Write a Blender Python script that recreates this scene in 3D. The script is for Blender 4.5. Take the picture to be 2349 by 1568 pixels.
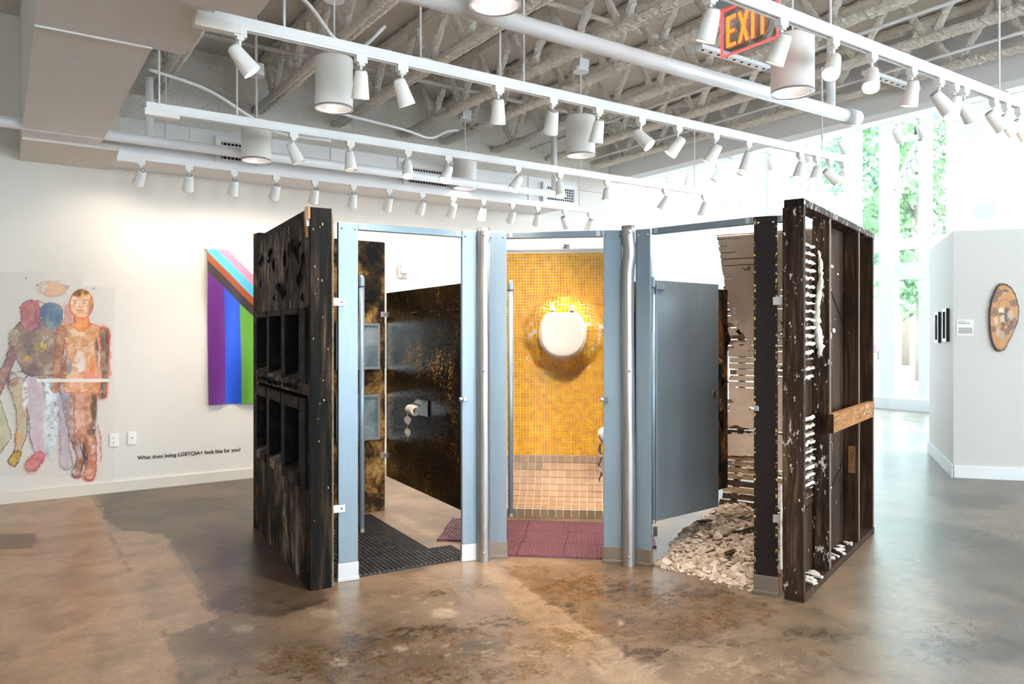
import bpy, bmesh, math, random
import numpy as np
from mathutils import Vector, Matrix, Quaternion

R = math.radians
rnd = random.Random(7)
for o in list(bpy.data.objects):
    bpy.data.objects.remove(o)
SC = bpy.context.scene
COL = SC.collection

# ------------------------------------------------------------------ camera, sky, exposure
F, CX, HY, EYE = 1730.0, 1174.5, 765.0, 1.43         # photo frame 2349 x 1568
YAW = R(34.2)
S_, C_ = math.sin(YAW), math.cos(YAW)
cam_d = bpy.data.cameras.new('camera')
cam_d.sensor_width = 36.0
cam_d.lens = F / 2349 * 36.0
cam_d.shift_y = -(784 - HY) / 2349
cam_d.clip_end = 300
cam_d.dof.use_dof = True
cam_d.dof.focus_distance = 4.7
cam_d.dof.aperture_fstop = 2.6
cam = bpy.data.objects.new('camera', cam_d)
COL.objects.link(cam)
cam.location = (0, 0, EYE)
cam.rotation_euler = (R(90), 0, -YAW)
SC.camera = cam

SC.view_settings.view_transform = 'Standard'
SC.view_settings.look = 'None'
SC.view_settings.gamma = 1.0
SC.view_settings.use_curve_mapping = False
SC.view_settings.exposure = 2.05
SC.cycles.max_bounces = 5
SC.cycles.diffuse_bounces = 3
SC.cycles.glossy_bounces = 3
SC.cycles.transparent_max_bounces = 8
SC.cycles.caustics_reflective = False
SC.cycles.caustics_refractive = False
SC.cycles.sample_clamp_indirect = 6.0
SC.cycles.use_adaptive_sampling = True
SC.cycles.adaptive_threshold = 0.05
SC.cycles.adaptive_min_samples = 20

SKY = 6.0
PENDANT_W = 8.0
SPOT_W = 42.0
w = bpy.data.worlds.new('sky')
SC.world = w
w.use_nodes = True
bg = w.node_tree.nodes['Background']
bg.inputs[0].default_value = (0.78, 0.92, 1.0, 1)
bg.inputs[1].default_value = SKY


def portal(loc, rot, sx, sy):
    d = bpy.data.lights.new('window_portal', 'AREA')
    d.shape = 'RECTANGLE'
    d.size, d.size_y = sx, sy
    d.cycles.is_portal = True
    o = bpy.data.objects.new('window_portal', d)
    COL.objects.link(o)
    o.location = loc
    o.rotation_euler = rot
    return o


portal((14.25, 8.5, 2.9), (R(90), 0, R(90)), 4.3, 5.8)
portal((3.0, -5.25, 1.7), (R(90), 0, R(180)), 11.0, 1.9)
portal((14.35, 0.2, 2.9), (R(90), 0, R(90)), 8.6, 5.2)


# ------------------------------------------------------------------ photo pixel -> place
def fl(x, y, z=0.0):
    d = F * (EYE - z) / (y - HY)
    l = (x - CX) / F * d
    return S_ * d + C_ * l, C_ * d - S_ * l


def onY(x, Y):
    r = (x - CX) / F
    return Y / (C_ - S_ * r) * (S_ + C_ * r)


def onX(x, X):
    r = (x - CX) / F
    return X / (S_ + C_ * r) * (C_ - S_ * r)


def camdir(dx, dz, dy=-1.0):
    """direction from picture-right, away, up components"""
    v = Vector((C_ * dx + S_ * dz, -S_ * dx + C_ * dz, dy))
    return v.normalized()


def proj(X, Y, Z):
    d = S_ * X + C_ * Y
    l = C_ * X - S_ * Y
    return CX + F * l / d, HY - F * (Z - EYE) / d


# ------------------------------------------------------------------ materials
def lin(c):
    if isinstance(c, str):
        c = [int(c[i:i + 2], 16) for i in (0, 2, 4)]
    return tuple(((v / 255) / 12.92 if v / 255 <= 0.04045 else ((v / 255 + 0.055) / 1.055) ** 2.4) for v in c[:3])


def rgba(c):
    return (*lin(c), 1.0)


class NT:
    def __init__(self, name):
        self.m = bpy.data.materials.new(name)
        self.m.use_nodes = True
        self.t = self.m.node_tree
        self.b = self.t.nodes['Principled BSDF']
        self._co = None

    def node(self, typ, **kw):
        n = self.t.nodes.new(typ)
        for k, v in kw.items():
            setattr(n, k, v)
        return n

    def set(self, sock, v):
        if isinstance(v, bpy.types.NodeSocket):
            self.t.links.new(v, sock)
        elif isinstance(v, (int, float)) and sock.type in ('RGBA',):
            sock.default_value = (v, v, v, 1)
        else:
            sock.default_value = v

    def inp(self, name, v):
        self.set(self.b.inputs[name], v)

    def co(self, scale=(1, 1, 1), kind='Object'):
        tc = self.node('ShaderNodeTexCoord')
        mp = self.node('ShaderNodeMapping')
        mp.inputs['Scale'].default_value = scale
        self.t.links.new(tc.outputs[kind], mp.inputs['Vector'])
        return mp.outputs[0]

    def noise(self, scale, detail=4.0, rough=0.55, vec=None, dist=0.0, col=False):
        n = self.node('ShaderNodeTexNoise')
        n.inputs['Scale'].default_value = scale
        n.inputs['Detail'].default_value = detail
        n.inputs['Roughness'].default_value = rough
        n.inputs['Distortion'].default_value = dist
        self.t.links.new(vec if vec is not None else self.co(), n.inputs['Vector'])
        return n.outputs['Color' if col else 'Fac']

    def voro(self, scale, vec=None, feature='F1', out='Distance'):
        n = self.node('ShaderNodeTexVoronoi', feature=feature)
        n.inputs['Scale'].default_value = scale
        self.t.links.new(vec if vec is not None else self.co(), n.inputs['Vector'])
        return n.outputs[out]

    def ramp(self, fac, stops, interp='LINEAR'):
        n = self.node('ShaderNodeValToRGB')
        cr = n.color_ramp
        cr.interpolation = interp
        while len(cr.elements) < len(stops):
            cr.elements.new(0.5)
        for e, (p, c) in zip(cr.elements, stops):
            e.position = p
            e.color = rgba(c) if not isinstance(c, float) else (c, c, c, 1)
        self.t.links.new(fac, n.inputs[0])
        return n.outputs[0]

    def mix(self, fac, a, b, blend='MIX'):
        n = self.node('ShaderNodeMix', data_type='RGBA', blend_type=blend)
        self.set(n.inputs['Factor'], fac)
        self.set(n.inputs[6], rgba(a) if isinstance(a, (str, list)) else a)
        self.set(n.inputs[7], rgba(b) if isinstance(b, (str, list)) else b)
        return n.outputs[2]

    def math(self, op, a, b=0.0, c=0.0):
        n = self.node('ShaderNodeMath', operation=op)
        self.set(n.inputs[0], a)
        self.set(n.inputs[1], b)
        self.set(n.inputs[2], c)
        return n.outputs[0]

    def bump(self, h, strength=0.3, dist=0.01):
        n = self.node('ShaderNodeBump')
        n.inputs['Strength'].default_value = strength
        n.inputs['Distance'].default_value = dist
        self.t.links.new(h, n.inputs['Height'])
        self.t.links.new(n.outputs[0], self.b.inputs['Normal'])

    def rand(self):
        return self.node('ShaderNodeObjectInfo').outputs['Random']

    def attr(self, name, out='Color'):
        return self.node('ShaderNodeAttribute', attribute_name=name).outputs[out]


M = {}


def plain(name, c, rough=0.5, metal=0.0, var=0.06, vs=6.0, bump=0.0, bs=60.0, spec=0.5):
    n = NT(name)
    base = lin(c)
    lo = tuple(max(0, v * (1 - var)) for v in base)
    hi = tuple(min(1, v * (1 + var)) for v in base)
    f = n.noise(vs, 3)
    n.inp('Base Color', n.mix(f, (*lo, 1), (*hi, 1)))
    n.inp('Roughness', rough)
    n.inp('Metallic', metal)
    n.inp('Specular IOR Level', spec)
    if bump:
        n.bump(n.noise(bs, 4), bump)
    M[name] = n.m
    return n


plain('wall_paint', 'e2dbd3', 0.75, bump=0.04, bs=140, var=0.015)
plain('wall_cool', 'f1f3f4', 0.7, var=0.015)
plain('partition_shaded_white', 'd9d5d1', 0.7, var=0.015)  # white greyed down: shade on the partition's front face is put into the colour
plain('soffit_paint', 'e9e8e8', 0.6, var=0.03)
plain('baseboard', 'ded5c8', 0.55, var=0.02)
plain('track_white', 'f1f0f1', 0.35, var=0.01)
plain('lamp_white', 'efebe6', 0.45, var=0.01)
plain('pipe_white', 'e9e8e9', 0.4, var=0.02)
plain('plate_white', 'efece8', 0.35, var=0.01)
plain('socket_dark', '4a4644', 0.5)
plain('black_line', '1a1a1a', 0.6)
plain('print_red', 'c83028', 0.6)
plain('print_grey', '9a9896', 0.7)
plain('paper', 'efe9e2', 0.8, var=0.02, bump=0.1)
plain('burnt_paper', 'd8cdbd', 0.9, var=0.3, vs=40)
plain('chrome', 'c9cdd0', 0.18, 1.0, 0.05)
plain('steel', 'b4b3b0', 0.33, 1.0, 0.10)
plain('alu', 'd9d9dc', 0.35, 0.85, 0.04)
plain('shoe_steel', 'a39c92', 0.35, 0.9, 0.12)
plain('shoe_bright', 'd3d4d6', 0.4, 0.7, 0.08)
plain('toilet_white', 'f1ebe6', 0.16, var=0.01)
plain('grout', 'efe2c6', 0.85, var=0.05)
plain('grout_tan', 'ecd9c0', 0.85, var=0.05)
plain('ink', '2a2019', 0.7)
plain('window_frame', 'f4f8f8', 0.5, var=0.01)
plain('asphalt', '767674', 0.9, var=0.08)
plain('car_red', '6c2430', 0.25)
plain('car_glass', '20303a', 0.1)
plain('tyre', '22262a', 0.8)
plain('bark', '6a584a', 0.9, var=0.3, bump=0.4)
plain('fence_dark', '304048', 0.6)
plain('sensor_grey', '9fa5a8', 0.5)
plain('toy_red', 'c03038', 0.5)
plain('toy_yellow', 'e0b030', 0.5)
plain('toy_green', '4a9a5a', 0.5)
plain('art_dark', '25282c', 0.4)
plain('art_light', 'b9c6cf', 0.4)
plain('black_void', '050505', 0.9)
plain('grille_dark', '4f5052', 0.7)
plain('adhesive', '85755c', 0.8, var=0.2, bump=0.3)


def leaf_mat(name, a, b):
    n = NT(name)
    n.inp('Base Color', n.mix(n.noise(0.9, 3), a, b))
    n.inp('Roughness', 0.7)
    n.inp('Transmission Weight', 0.0)
    M[name] = n.m


leaf_mat('leaf', '35512c', '5b7d45')
leaf_mat('leaf_b', '30503c', '557a58')


def spray_mat():
    n = NT('spray_foam')
    f = n.noise(60, 5, 0.7)
    g = n.noise(3, 3)
    c = n.mix(g, 'e6dccf', 'f3ece2')
    n.inp('Base Color', n.mix(n.ramp(f, [(0.32, 0.0), (0.46, 1.0)]), 'c4bbb0', c))
    n.inp('Roughness', 0.95)
    n.bump(f, 0.7, 0.02)
    M['spray_foam'] = n.m


spray_mat()


def glass_mat(name, tint, refl=0.06):
    m = bpy.data.materials.new(name)
    m.use_nodes = True
    t = m.node_tree
    t.nodes.clear()
    out = t.nodes.new('ShaderNodeOutputMaterial')
    tr = t.nodes.new('ShaderNodeBsdfTransparent')
    tr.inputs[0].default_value = (*tint, 1)
    gl = t.nodes.new('ShaderNodeBsdfGlossy')
    gl.inputs['Roughness'].default_value = 0.03
    mx = t.nodes.new('ShaderNodeMixShader')
    mx.inputs[0].default_value = refl
    t.links.new(tr.outputs[0], mx.inputs[1])
    t.links.new(gl.outputs[0], mx.inputs[2])
    t.links.new(mx.outputs[0], out.inputs[0])
    M[name] = m


glass_mat('window_glass', (0.93, 0.98, 0.98))
glass_mat('exit_glass', (0.86, 0.84, 0.84), 0.12)


def emit(name, c, s):
    n = NT(name)
    n.inp('Base Color', rgba(c))
    n.inp('Emission Color', rgba(c))
    n.inp('Emission Strength', s)
    M[name] = n.m


emit('lamp_glow', 'fff1df', 9.0)
emit('lamp_dim', 'ffe6d2', 1.3)
emit('exit_red', 'ff5a1c', 1.1)
emit('exit_edge', 'ff3a3a', 0.9)


def char_mat(name, cols, sc=(1, 1, 1), bump=0.6):
    """burnt wood: dark char with grey-brown ash streaks and alligator cracks"""
    n = NT(name)
    v = n.co(sc)
    f = n.noise(3.2, 6, 0.62, v, 0.6)
    g = n.noise(14, 6, 0.6, v, 0.3)
    base = n.ramp(f, [(0.37, cols[0]), (0.47, cols[1]), (0.55, cols[2]), (0.68, cols[3])])
    crack = n.voro(22, v, 'DISTANCE_TO_EDGE')
    cr = n.ramp(crack, [(0.0, 0.25), (0.06, 1.0)])
    n.inp('Base Color', n.mix(1.0, n.mix(n.ramp(g, [(0.45, 0.0), (0.62, 0.7)]), base, rgba(cols[0])), n.mix(0.6, (1, 1, 1, 1), cr), 'MULTIPLY'))
    n.inp('Roughness', n.math('MULTIPLY_ADD', g, 0.4, 0.5))
    n.inp('Specular IOR Level', 0.22)
    n.bump(n.math('ADD', g, n.math('MULTIPLY', cr, 0.35)), bump, 0.012)
    M[name] = n.m


char_mat('char_board', ['0a0909', '1d1713', '66574b', 'b0a398'], (1.6, 1.6, 0.6))
char_mat('char_dark', ['040404', '090808', '161413', '2c2825'])
char_mat('char_gold', ['0d0906', '3d2914', '8a6532', 'c09a5c'], (1.5, 1.5, 1.2))
char_mat('char_post', ['060708', '0d0d0e', '2a211a', '5c4a38'], (5, 5, 0.4), 0.35)
char_mat('burnt_gold_panel', ['140a05', '3d2210', '7c4c18', 'b8822e'], (2, 2, 0.8), 0.9)


def fleck_mat():
    """black glossy laminate with gold flecks in clouds"""
    n = NT('gold_fleck')
    v = n.co((1, 1, 0.85))
    cloud = n.noise(2.6, 4, 0.6, v, 0.4)
    fine = n.noise(75, 3, 0.7, v)
    speck = n.voro(58, v)
    thr = n.math('MULTIPLY_ADD', n.ramp(cloud, [(0.45, 0.0), (0.64, 1.0)]), 0.44, 0.17)
    m1 = n.math('GREATER_THAN', n.math('SUBTRACT', thr, speck), n.math('MULTIPLY', fine, 0.36))
    base = n.ramp(n.noise(5, 6, 0.6, v, 1.0), [(0.3, '0d0906'), (0.55, '1d130c'), (0.75, '3a2a1a')])
    n.inp('Base Color', n.mix(m1, base, 'c8933a'))
    n.inp('Metallic', n.math('MULTIPLY', m1, 0.35))
    n.inp('Roughness', n.math('MULTIPLY_ADD', fine, 0.3, 0.12))
    n.bump(fine, 0.08)
    M['gold_fleck'] = n.m


fleck_mat()


def steel_paint(name, a, b, rough=0.38, metal=0.35):
    n = NT(name)
    v = n.co((30, 30, 1.0))
    f = n.noise(2.0, 4, 0.6, v)
    g = n.noise(3.0, 4)
    c = n.mix(n.math('MULTIPLY_ADD', f, 0.5, n.math('MULTIPLY', g, 0.4)), a, b)
    scratch = n.math('GREATER_THAN', n.noise(9, 2, 0.5, n.co((1, 1, 9)), 2.0), 0.77)
    n.inp('Base Color', n.mix(n.math('MULTIPLY', scratch, 0.5), c, '5d6a74'))
    n.inp('Roughness', n.math('MULTIPLY_ADD', g, 0.2, rough - 0.1))
    n.inp('Metallic', metal)
    M[name] = n.m


steel_paint('blue_steel', '788b9b', '9badb9')
steel_paint('grey_steel', '7b8a97', '9aa6af', 0.36, 0.5)


def galv():
    n = NT('galvanised')
    v = n.co((25, 25, 0.8))
    f = n.noise(2, 5, 0.6, v)
    n.inp('Base Color', n.mix(f, '8e8c8a', 'c2c0bd'))
    n.inp('Metallic', 0.85)
    n.inp('Roughness', n.math('MULTIPLY_ADD', n.noise(8, 4), 0.25, 0.26))
    M['galvanised'] = n.m


galv()


def brown_pil():
    n = NT('brown_enamel')
    f = n.noise(20, 4, 0.7, n.co((1, 1, 0.6)))
    # paint chipped to yellow primer along the two long edges
    tc = n.node('ShaderNodeTexCoord')
    sp = n.node('ShaderNodeSeparateXYZ')
    n.t.links.new(tc.outputs['Object'], sp.inputs[0])
    edge = n.math('ABSOLUTE', sp.outputs[0])
    em = n.math('GREATER_THAN', edge, 0.052)
    ch = n.math('GREATER_THAN', n.noise(34, 3, 0.6), 0.56)
    ch2 = n.math('GREATER_THAN', n.noise(26, 4, 0.7, n.co((1, 1, 0.5))), 0.735)
    n.inp('Base Color', n.mix(n.math('MAXIMUM', n.math('MULTIPLY', em, ch), ch2), n.mix(f, '191211', '261c1b'), 'd9c06a'))
    n.inp('Roughness', 0.5)
    n.inp('Specular IOR Level', 0.25)
    M['brown_enamel'] = n.m


brown_pil()


def old_wood(name, a, b, c, splat, scale=(14, 14, 0.9), st=0.62):
    """dark weathered stud with grain and white plaster spatter"""
    n = NT(name)
    v = n.co(scale)
    f = n.noise(2.2, 6, 0.65, v, 1.2)
    g = n.noise(1.7, 4)
    base = n.ramp(f, [(0.3, a), (0.52, b), (0.72, c)])
    base = n.mix(n.ramp(g, [(0.45, 0.0), (0.7, 0.6)]), base, rgba(a))
    sp = n.math('GREATER_THAN', n.math('ADD', n.math('MULTIPLY', n.noise(38, 5, 0.7, n.co((1, 1, 0.45))), 0.72), n.math('MULTIPLY', n.noise(4, 3), 0.28)), st)
    n.inp('Base Color', n.mix(sp, base, splat))
    n.inp('Roughness', 0.8)
    n.inp('Specular IOR Level', 0.1)
    n.bump(f, 0.35, 0.006)
    M[name] = n.m


old_wood('stud_wood', '1f1712', '41322a', '705a48', 'd9cfc4', st=0.588)
old_wood('stud_dark', '231811', '3d2d22', '5a4534', 'cfc5ba', st=0.66)
old_wood('block_wood', '6a4526', '94663c', 'b58a5c', 'e5dcd2', (3, 30, 30), 0.63)
old_wood('lath_wood', '7d664f', 'a4896c', 'c2a988', 'dccbb6', (3, 20, 20), 0.60)
old_wood('lath_dark', '2c211a', '49382b', '6a5440', 'd5c8ba', (3, 20, 20), 0.60)


def plaster_mat():
    n = NT('plaster')
    f = n.noise(5, 6, 0.6)
    n.inp('Base Color', n.mix(f, 'c9b3a0', 'e2d2c2'))
    n.inp('Roughness', 0.9)
    n.bump(n.noise(16, 6, 0.6), 0.35, 0.01)
    M['plaster'] = n.m
    n = NT('plaster_chunk')
    r = n.rand()
    c = n.ramp(r, [(0.0, 'a8937e'), (0.35, 'cbb8a5'), (0.7, 'ddcfc0'), (1.0, 'ece5dc')])
    n.inp('Base Color', n.mix(n.math('MULTIPLY', n.noise(14, 4), 0.5), c, 'a08d7b'))
    n.inp('Roughness', 0.92)
    n.bump(n.noise(60, 4), 0.4, 0.004)
    M['plaster_chunk'] = n.m
    n = NT('plaster_grit')
    f = n.noise(30, 5, 0.7)
    n.inp('Base Color', n.ramp(f, [(0.3, '9a8672'), (0.5, 'cdb9a6'), (0.7, 'e2d6c9')]))
    n.inp('Roughness', 0.95)
    n.bump(f, 0.8, 0.02)
    M['plaster_grit'] = n.m
    n = NT('plaster_key')
    n.inp('Base Color', n.mix(n.noise(12, 4), 'cbbfb3', 'ece7e0'))
    n.inp('Roughness', 0.9)
    n.bump(n.noise(40, 4), 0.5, 0.006)
    M['plaster_key'] = n.m


plaster_mat()


def tile_mats():
    n = NT('yellow_tile')
    n.inp('Base Color', n.ramp(n.noise(17, 2, 0.5), [(0.35, 'dc9700'), (0.5, 'f0ac02'), (0.65, 'fac01c')]))
    n.inp('Roughness', 0.14)
    n.inp('Coat Weight', 0.4)
    M['yellow_tile'] = n.m
    n = NT('tan_tile')
    n.inp('Base Color', n.mix(0.35, n.ramp(n.rand(), [(0.0, 'ab8a6c'), (1.0, 'c2a284')]), n.mix(n.noise(30, 4), 'a68567', 'c4a589')))
    n.inp('Roughness', 0.6)
    M['tan_tile'] = n.m
    n = NT('taupe_tile')
    n.inp('Base Color', n.mix(0.4, n.ramp(n.rand(), [(0.0, '8f7c6a'), (1.0, 'a8937c')]), n.mix(n.noise(30, 4), '8d7966', 'a6937f')))
    n.inp('Roughness', 0.35)
    M['taupe_tile'] = n.m
    n = NT('pink_rubber')
    n.inp('Base Color', n.mix(n.noise(7, 4), '5c3644', '7a4c5c'))
    n.inp('Roughness', 0.42)
    M['pink_rubber'] = n.m
    n = NT('black_rubber')
    n.inp('Base Color', n.ramp(n.noise(5, 6, 0.65), [(0.35, '1a1819'), (0.55, '2c2829'), (0.75, '564c48')]))
    n.inp('Roughness', 0.5)
    M['black_rubber'] = n.m
    n = NT('old_glass')
    f = n.noise(4, 5, 0.6, None, 1.0)
    n.inp('Base Color', n.ramp(f, [(0.3, '5c6a72'), (0.55, '93a3aa'), (0.75, 'b9c4c8')]))
    n.inp('Roughness', 0.12)
    M['old_glass'] = n.m


tile_mats()


def attr_print(name, rough=0.6, alpha=False, coat=0.0):
    n = NT(name)
    a = n.node('ShaderNodeAttribute', attribute_name='Col')
    n.inp('Base Color', a.outputs['Color'])
    n.inp('Roughness', rough)
    n.inp('Coat Weight', coat)
    if alpha:
        n.inp('Alpha', a.outputs['Alpha'])
    M[name] = n.m


attr_print('film_print', 0.4, True)
attr_print('slice_print', 0.35)


def floor_mat():
    n = NT('concrete')
    v = n.co((1, 1, 1))
    col = n.attr('Col')
    sp = n.node('ShaderNodeSeparateColor')
    n.t.links.new(n.attr('Stain'), sp.inputs[0])
    f = n.noise(4, 6, 0.66, v, 0.35)
    h = n.noise(13, 6, 0.7, n.co((1.0, 1.5, 1)), 0.6)
    h2 = n.noise(9, 6, 0.72, n.co((1.4, 1.0, 1)), 0.9)
    h = n.math('MULTIPLY_ADD', h, 2.6, -0.8)
    h2 = n.math('MULTIPLY_ADD', h2, 2.4, -0.7)
    g = n.noise(60, 3, 0.75, v)
    big = n.noise(0.8, 4, 0.5, v)
    c = n.mix(0.8, col, n.ramp(f, [(0.32, 0.5), (0.5, 1.0), (0.68, 1.35)]), 'MULTIPLY')
    c = n.mix(0.5, c, n.ramp(g, [(0.3, 0.62), (0.5, 1.0), (0.7, 1.3)]), 'MULTIPLY')

    def cover(noise, dens, lo=0.0, hi=0.3):
        return n.ramp(n.math('SUBTRACT', n.math('ADD', noise, dens), 1.0), [(lo, 0.0), (hi, 1.0)])
    c = n.mix(n.math('MULTIPLY', cover(h2, sp.outputs[1]), 0.75), c, n.mix(n.ramp(g, [(0.4, 0.0), (0.6, 1.0)]), '46300f', '7d5524'))
    c = n.mix(n.math('MULTIPLY', cover(h, sp.outputs[0]), 0.85), c, n.mix(n.ramp(g, [(0.4, 0.0), (0.6, 1.0)]), '1a120b', '4a3724'))
    c = n.mix(n.math('MULTIPLY', cover(h, sp.outputs[2]), 0.75), c, 'a8967f')
    speck = n.math('GREATER_THAN', n.noise(19, 2, 0.5, v), 0.765)
    c = n.mix(n.math('MULTIPLY', speck, 0.4), c, 'b8ab99')
    scr = n.math('GREATER_THAN', n.noise(7, 2, 0.4, n.co((0.25, 9, 1)), 1.6), 0.745)
    n.inp('Base Color', n.mix(n.math('MULTIPLY', scr, 0.22), c, 'b3a595'))
    n.inp('Roughness', n.math('ADD', n.math('MULTIPLY_ADD', f, 0.22, 0.17), n.math('MULTIPLY', big, 0.12)))
    n.inp('Specular IOR Level', 0.5)
    n.bump(f, 0.03, 0.01)
    M['concrete'] = n.m


floor_mat()
for nm, c in (('flag_purple', '6a1f83'), ('flag_blue', '1a52d6'), ('flag_green', '63a535'), ('flag_yellow', 'f0d020'), ('flag_orange', 'f08020'), ('flag_red', 'd82030'),
              ('flag_black', '3a2e2e'), ('flag_brown', 'a84e22'), ('flag_cyan', '5cc2ea'), ('flag_pink', 'f298b4'), ('flag_white', 'f6ece8')):
    plain(nm, c, 0.6, var=0.05, vs=3, bump=0.05, bs=300)
for nm, c in (('splinter', 'c98e58'),):
    plain(nm, c, 0.8, var=0.5, vs=30, bump=0.4)


# ------------------------------------------------------------------ mesh helpers
class MB:
    def __init__(self):
        self.v, self.f = [], []

    def add(self, verts, faces):
        k = len(self.v)
        self.v += [tuple(p) for p in verts]
        self.f += [tuple(i + k for i in q) for q in faces]
        return self

    def box(self, c, s, rot=None):
        hx, hy, hz = s[0] / 2, s[1] / 2, s[2] / 2
        vs = [Vector((x, y, z)) for x in (-hx, hx) for y in (-hy, hy) for z in (-hz, hz)]
        if rot is not None:
            vs = [rot @ p for p in vs]
        c = Vector(c)
        return self.add([p + c for p in vs], [(0, 1, 3, 2), (4, 6, 7, 5), (0, 4, 5, 1), (2, 3, 7, 6), (0, 2, 6, 4), (1, 5, 7, 3)])

    def b2(self, lo, hi):
        return self.box([(a + b) / 2 for a, b in zip(lo, hi)], [b - a for a, b in zip(lo, hi)])

    def tube(self, pts, r, n=8, caps=True, jit=0.0, rr=None):
        pts = [Vector(p) for p in pts]
        k0 = len(self.v)
        up = None
        for i, p in enumerate(pts):
            t = (pts[min(i + 1, len(pts) - 1)] - pts[max(i - 1, 0)]).normalized()
            if up is None:
                up = t.orthogonal().normalized()
            else:
                up = (up - t * up.dot(t)).normalized()
            b = t.cross(up)
            ri = r[i] if isinstance(r, (list, tuple)) else r
            for j in range(n):
                a = 2 * math.pi * j / n
                q = ri * (1 + (rr.uniform(-jit, jit) if jit else 0))
                self.v.append(tuple(p + up * math.cos(a) * q + b * math.sin(a) * q))
        for i in range(len(pts) - 1):
            for j in range(n):
                a, b2 = k0 + i * n + j, k0 + i * n + (j + 1) % n
                self.f.append((a, b2, b2 + n, a + n))
        if caps:
            self.f.append(tuple(k0 + j for j in range(n))[::-1])
            e = k0 + (len(pts) - 1) * n
            self.f.append(tuple(e + j for j in range(n)))
        return self

    def lathe(self, prof, n=24, c=(0, 0, 0), a0=0.0, a1=2 * math.pi):
        """prof: (r, z) list, around z"""
        k0 = len(self.v)
        full = abs(a1 - a0 - 2 * math.pi) < 1e-6
        m = n if full else n + 1
        for r, z in prof:
            for j in range(m):
                a = a0 + (a1 - a0) * j / n
                self.v.append((c[0] + r * math.cos(a), c[1] + r * math.sin(a), c[2] + z))
        for i in range(len(prof) - 1):
            for j in range(n):
                j2 = (j + 1) % m
                self.f.append((k0 + i * m + j, k0 + i * m + j2, k0 + (i + 1) * m + j2, k0 + (i + 1) * m + j))
        return self

    def prism(self, poly, lo, hi, axes='xz'):
        """extrude a polygon (2-D) along the third axis from lo to hi"""
        n = len(poly)

        def P(p, t):
            return {'xz': (p[0], t, p[1]), 'xy': (p[0], p[1], t), 'yz': (t, p[0], p[1])}[axes]
        vs = [P(p, lo) for p in poly] + [P(p, hi) for p in poly]
        fs = [tuple(range(n))[::-1], tuple(range(n, 2 * n))]
        fs += [(i, (i + 1) % n, n + (i + 1) % n, n + i) for i in range(n)]
        return self.add(vs, fs)

    def mesh(self, name, smooth=False, fixn=True):
        me = bpy.data.meshes.new(name)
        me.from_pydata(self.v, [], self.f)
        if fixn:
            bm = bmesh.new()
            bm.from_mesh(me)
            bmesh.ops.recalc_face_normals(bm, faces=bm.faces)
            bm.to_mesh(me)
            bm.free()
        if smooth:
            me.shade_smooth()
        return me

    def build(self, name, mat, parent=None, smooth=False, bevel=0.0, fixn=True):
        return link(name, self.mesh(name, smooth, fixn), mat, parent, bevel)


def link(name, me, mat, parent=None, bevel=0.0):
    if mat is not None and not me.materials:
        me.materials.append(M[mat] if isinstance(mat, str) else mat)
    o = bpy.data.objects.new(name, me)
    COL.objects.link(o)
    if parent is not None:
        o.parent = parent
    if bevel:
        b = o.modifiers.new('bevel', 'BEVEL')
        b.width = bevel
        b.segments = 2
        b.limit_method = 'ANGLE'
    return o


def empty(name, loc=(0, 0, 0), rz=0.0):
    o = bpy.data.objects.new(name, None)
    o.empty_display_size = 0.1
    COL.objects.link(o)
    o.location = loc
    o.rotation_euler = (0, 0, rz)
    return o


def tag(o, label, cat, group=None, kind=None):
    o['label'] = label
    o['category'] = cat
    if group:
        o['group'] = group
    if kind:
        o['kind'] = kind
    return o


def struct(o):
    o['kind'] = 'structure'
    return o


def clip_grid(poly, step, fn):
    """tessellated convex polygon in (u, v); fn(u, v) -> 3-D point"""
    us = [p[0] for p in poly]
    vs = [p[1] for p in poly]
    bm = bmesh.new()
    nu = max(1, int((max(us) - min(us)) / step))
    nv = max(1, int((max(vs) - min(vs)) / step))
    g = [[bm.verts.new((min(us) + (max(us) - min(us)) * i / nu, min(vs) + (max(vs) - min(vs)) * j / nv, 0)) for j in range(nv + 1)] for i in range(nu + 1)]
    for i in range(nu):
        for j in range(nv):
            bm.faces.new((g[i][j], g[i + 1][j], g[i + 1][j + 1], g[i][j + 1]))
    area = sum(poly[i][0] * poly[(i + 1) % len(poly)][1] - poly[(i + 1) % len(poly)][0] * poly[i][1] for i in range(len(poly)))
    s = 1 if area > 0 else -1
    for i in range(len(poly)):
        a, b = poly[i], poly[(i + 1) % len(poly)]
        nrm = (s * (b[1] - a[1]), -s * (b[0] - a[0]), 0)
        bmesh.ops.bisect_plane(bm, geom=bm.verts[:] + bm.edges[:] + bm.faces[:], plane_co=(a[0], a[1], 0), plane_no=nrm, clear_outer=True, dist=1e-6)
    for v in bm.verts:
        v.co = fn(v.co.x, v.co.y)
    me = bpy.data.meshes.new('cloth')
    bm.to_mesh(me)
    bm.free()
    return me


_rng = np.random.default_rng(11)
_TAB = _rng.random((256, 256))


def vnoise(x, y):
    xi, yi = np.floor(x).astype(int), np.floor(y).astype(int)
    fx, fy = x - xi, y - yi
    fx, fy = fx * fx * (3 - 2 * fx), fy * fy * (3 - 2 * fy)
    g = lambda a, b: _TAB[a % 256, b % 256]
    return (g(xi, yi) * (1 - fx) + g(xi + 1, yi) * fx) * (1 - fy) + (g(xi, yi + 1) * (1 - fx) + g(xi + 1, yi + 1) * fx) * fy


def fbm(x, y, o=5):
    s, a, t = 0, 0.5, 0
    for k in range(o):
        s = s + a * vnoise(x * 2 ** k + 17 * k, y * 2 ** k + 31 * k)
        t += a
        a *= 0.55
    return s / t


def sm(a, b, x):
    t = np.clip((x - a) / (b - a), 0, 1)
    return t * t * (3 - 2 * t)


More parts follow.
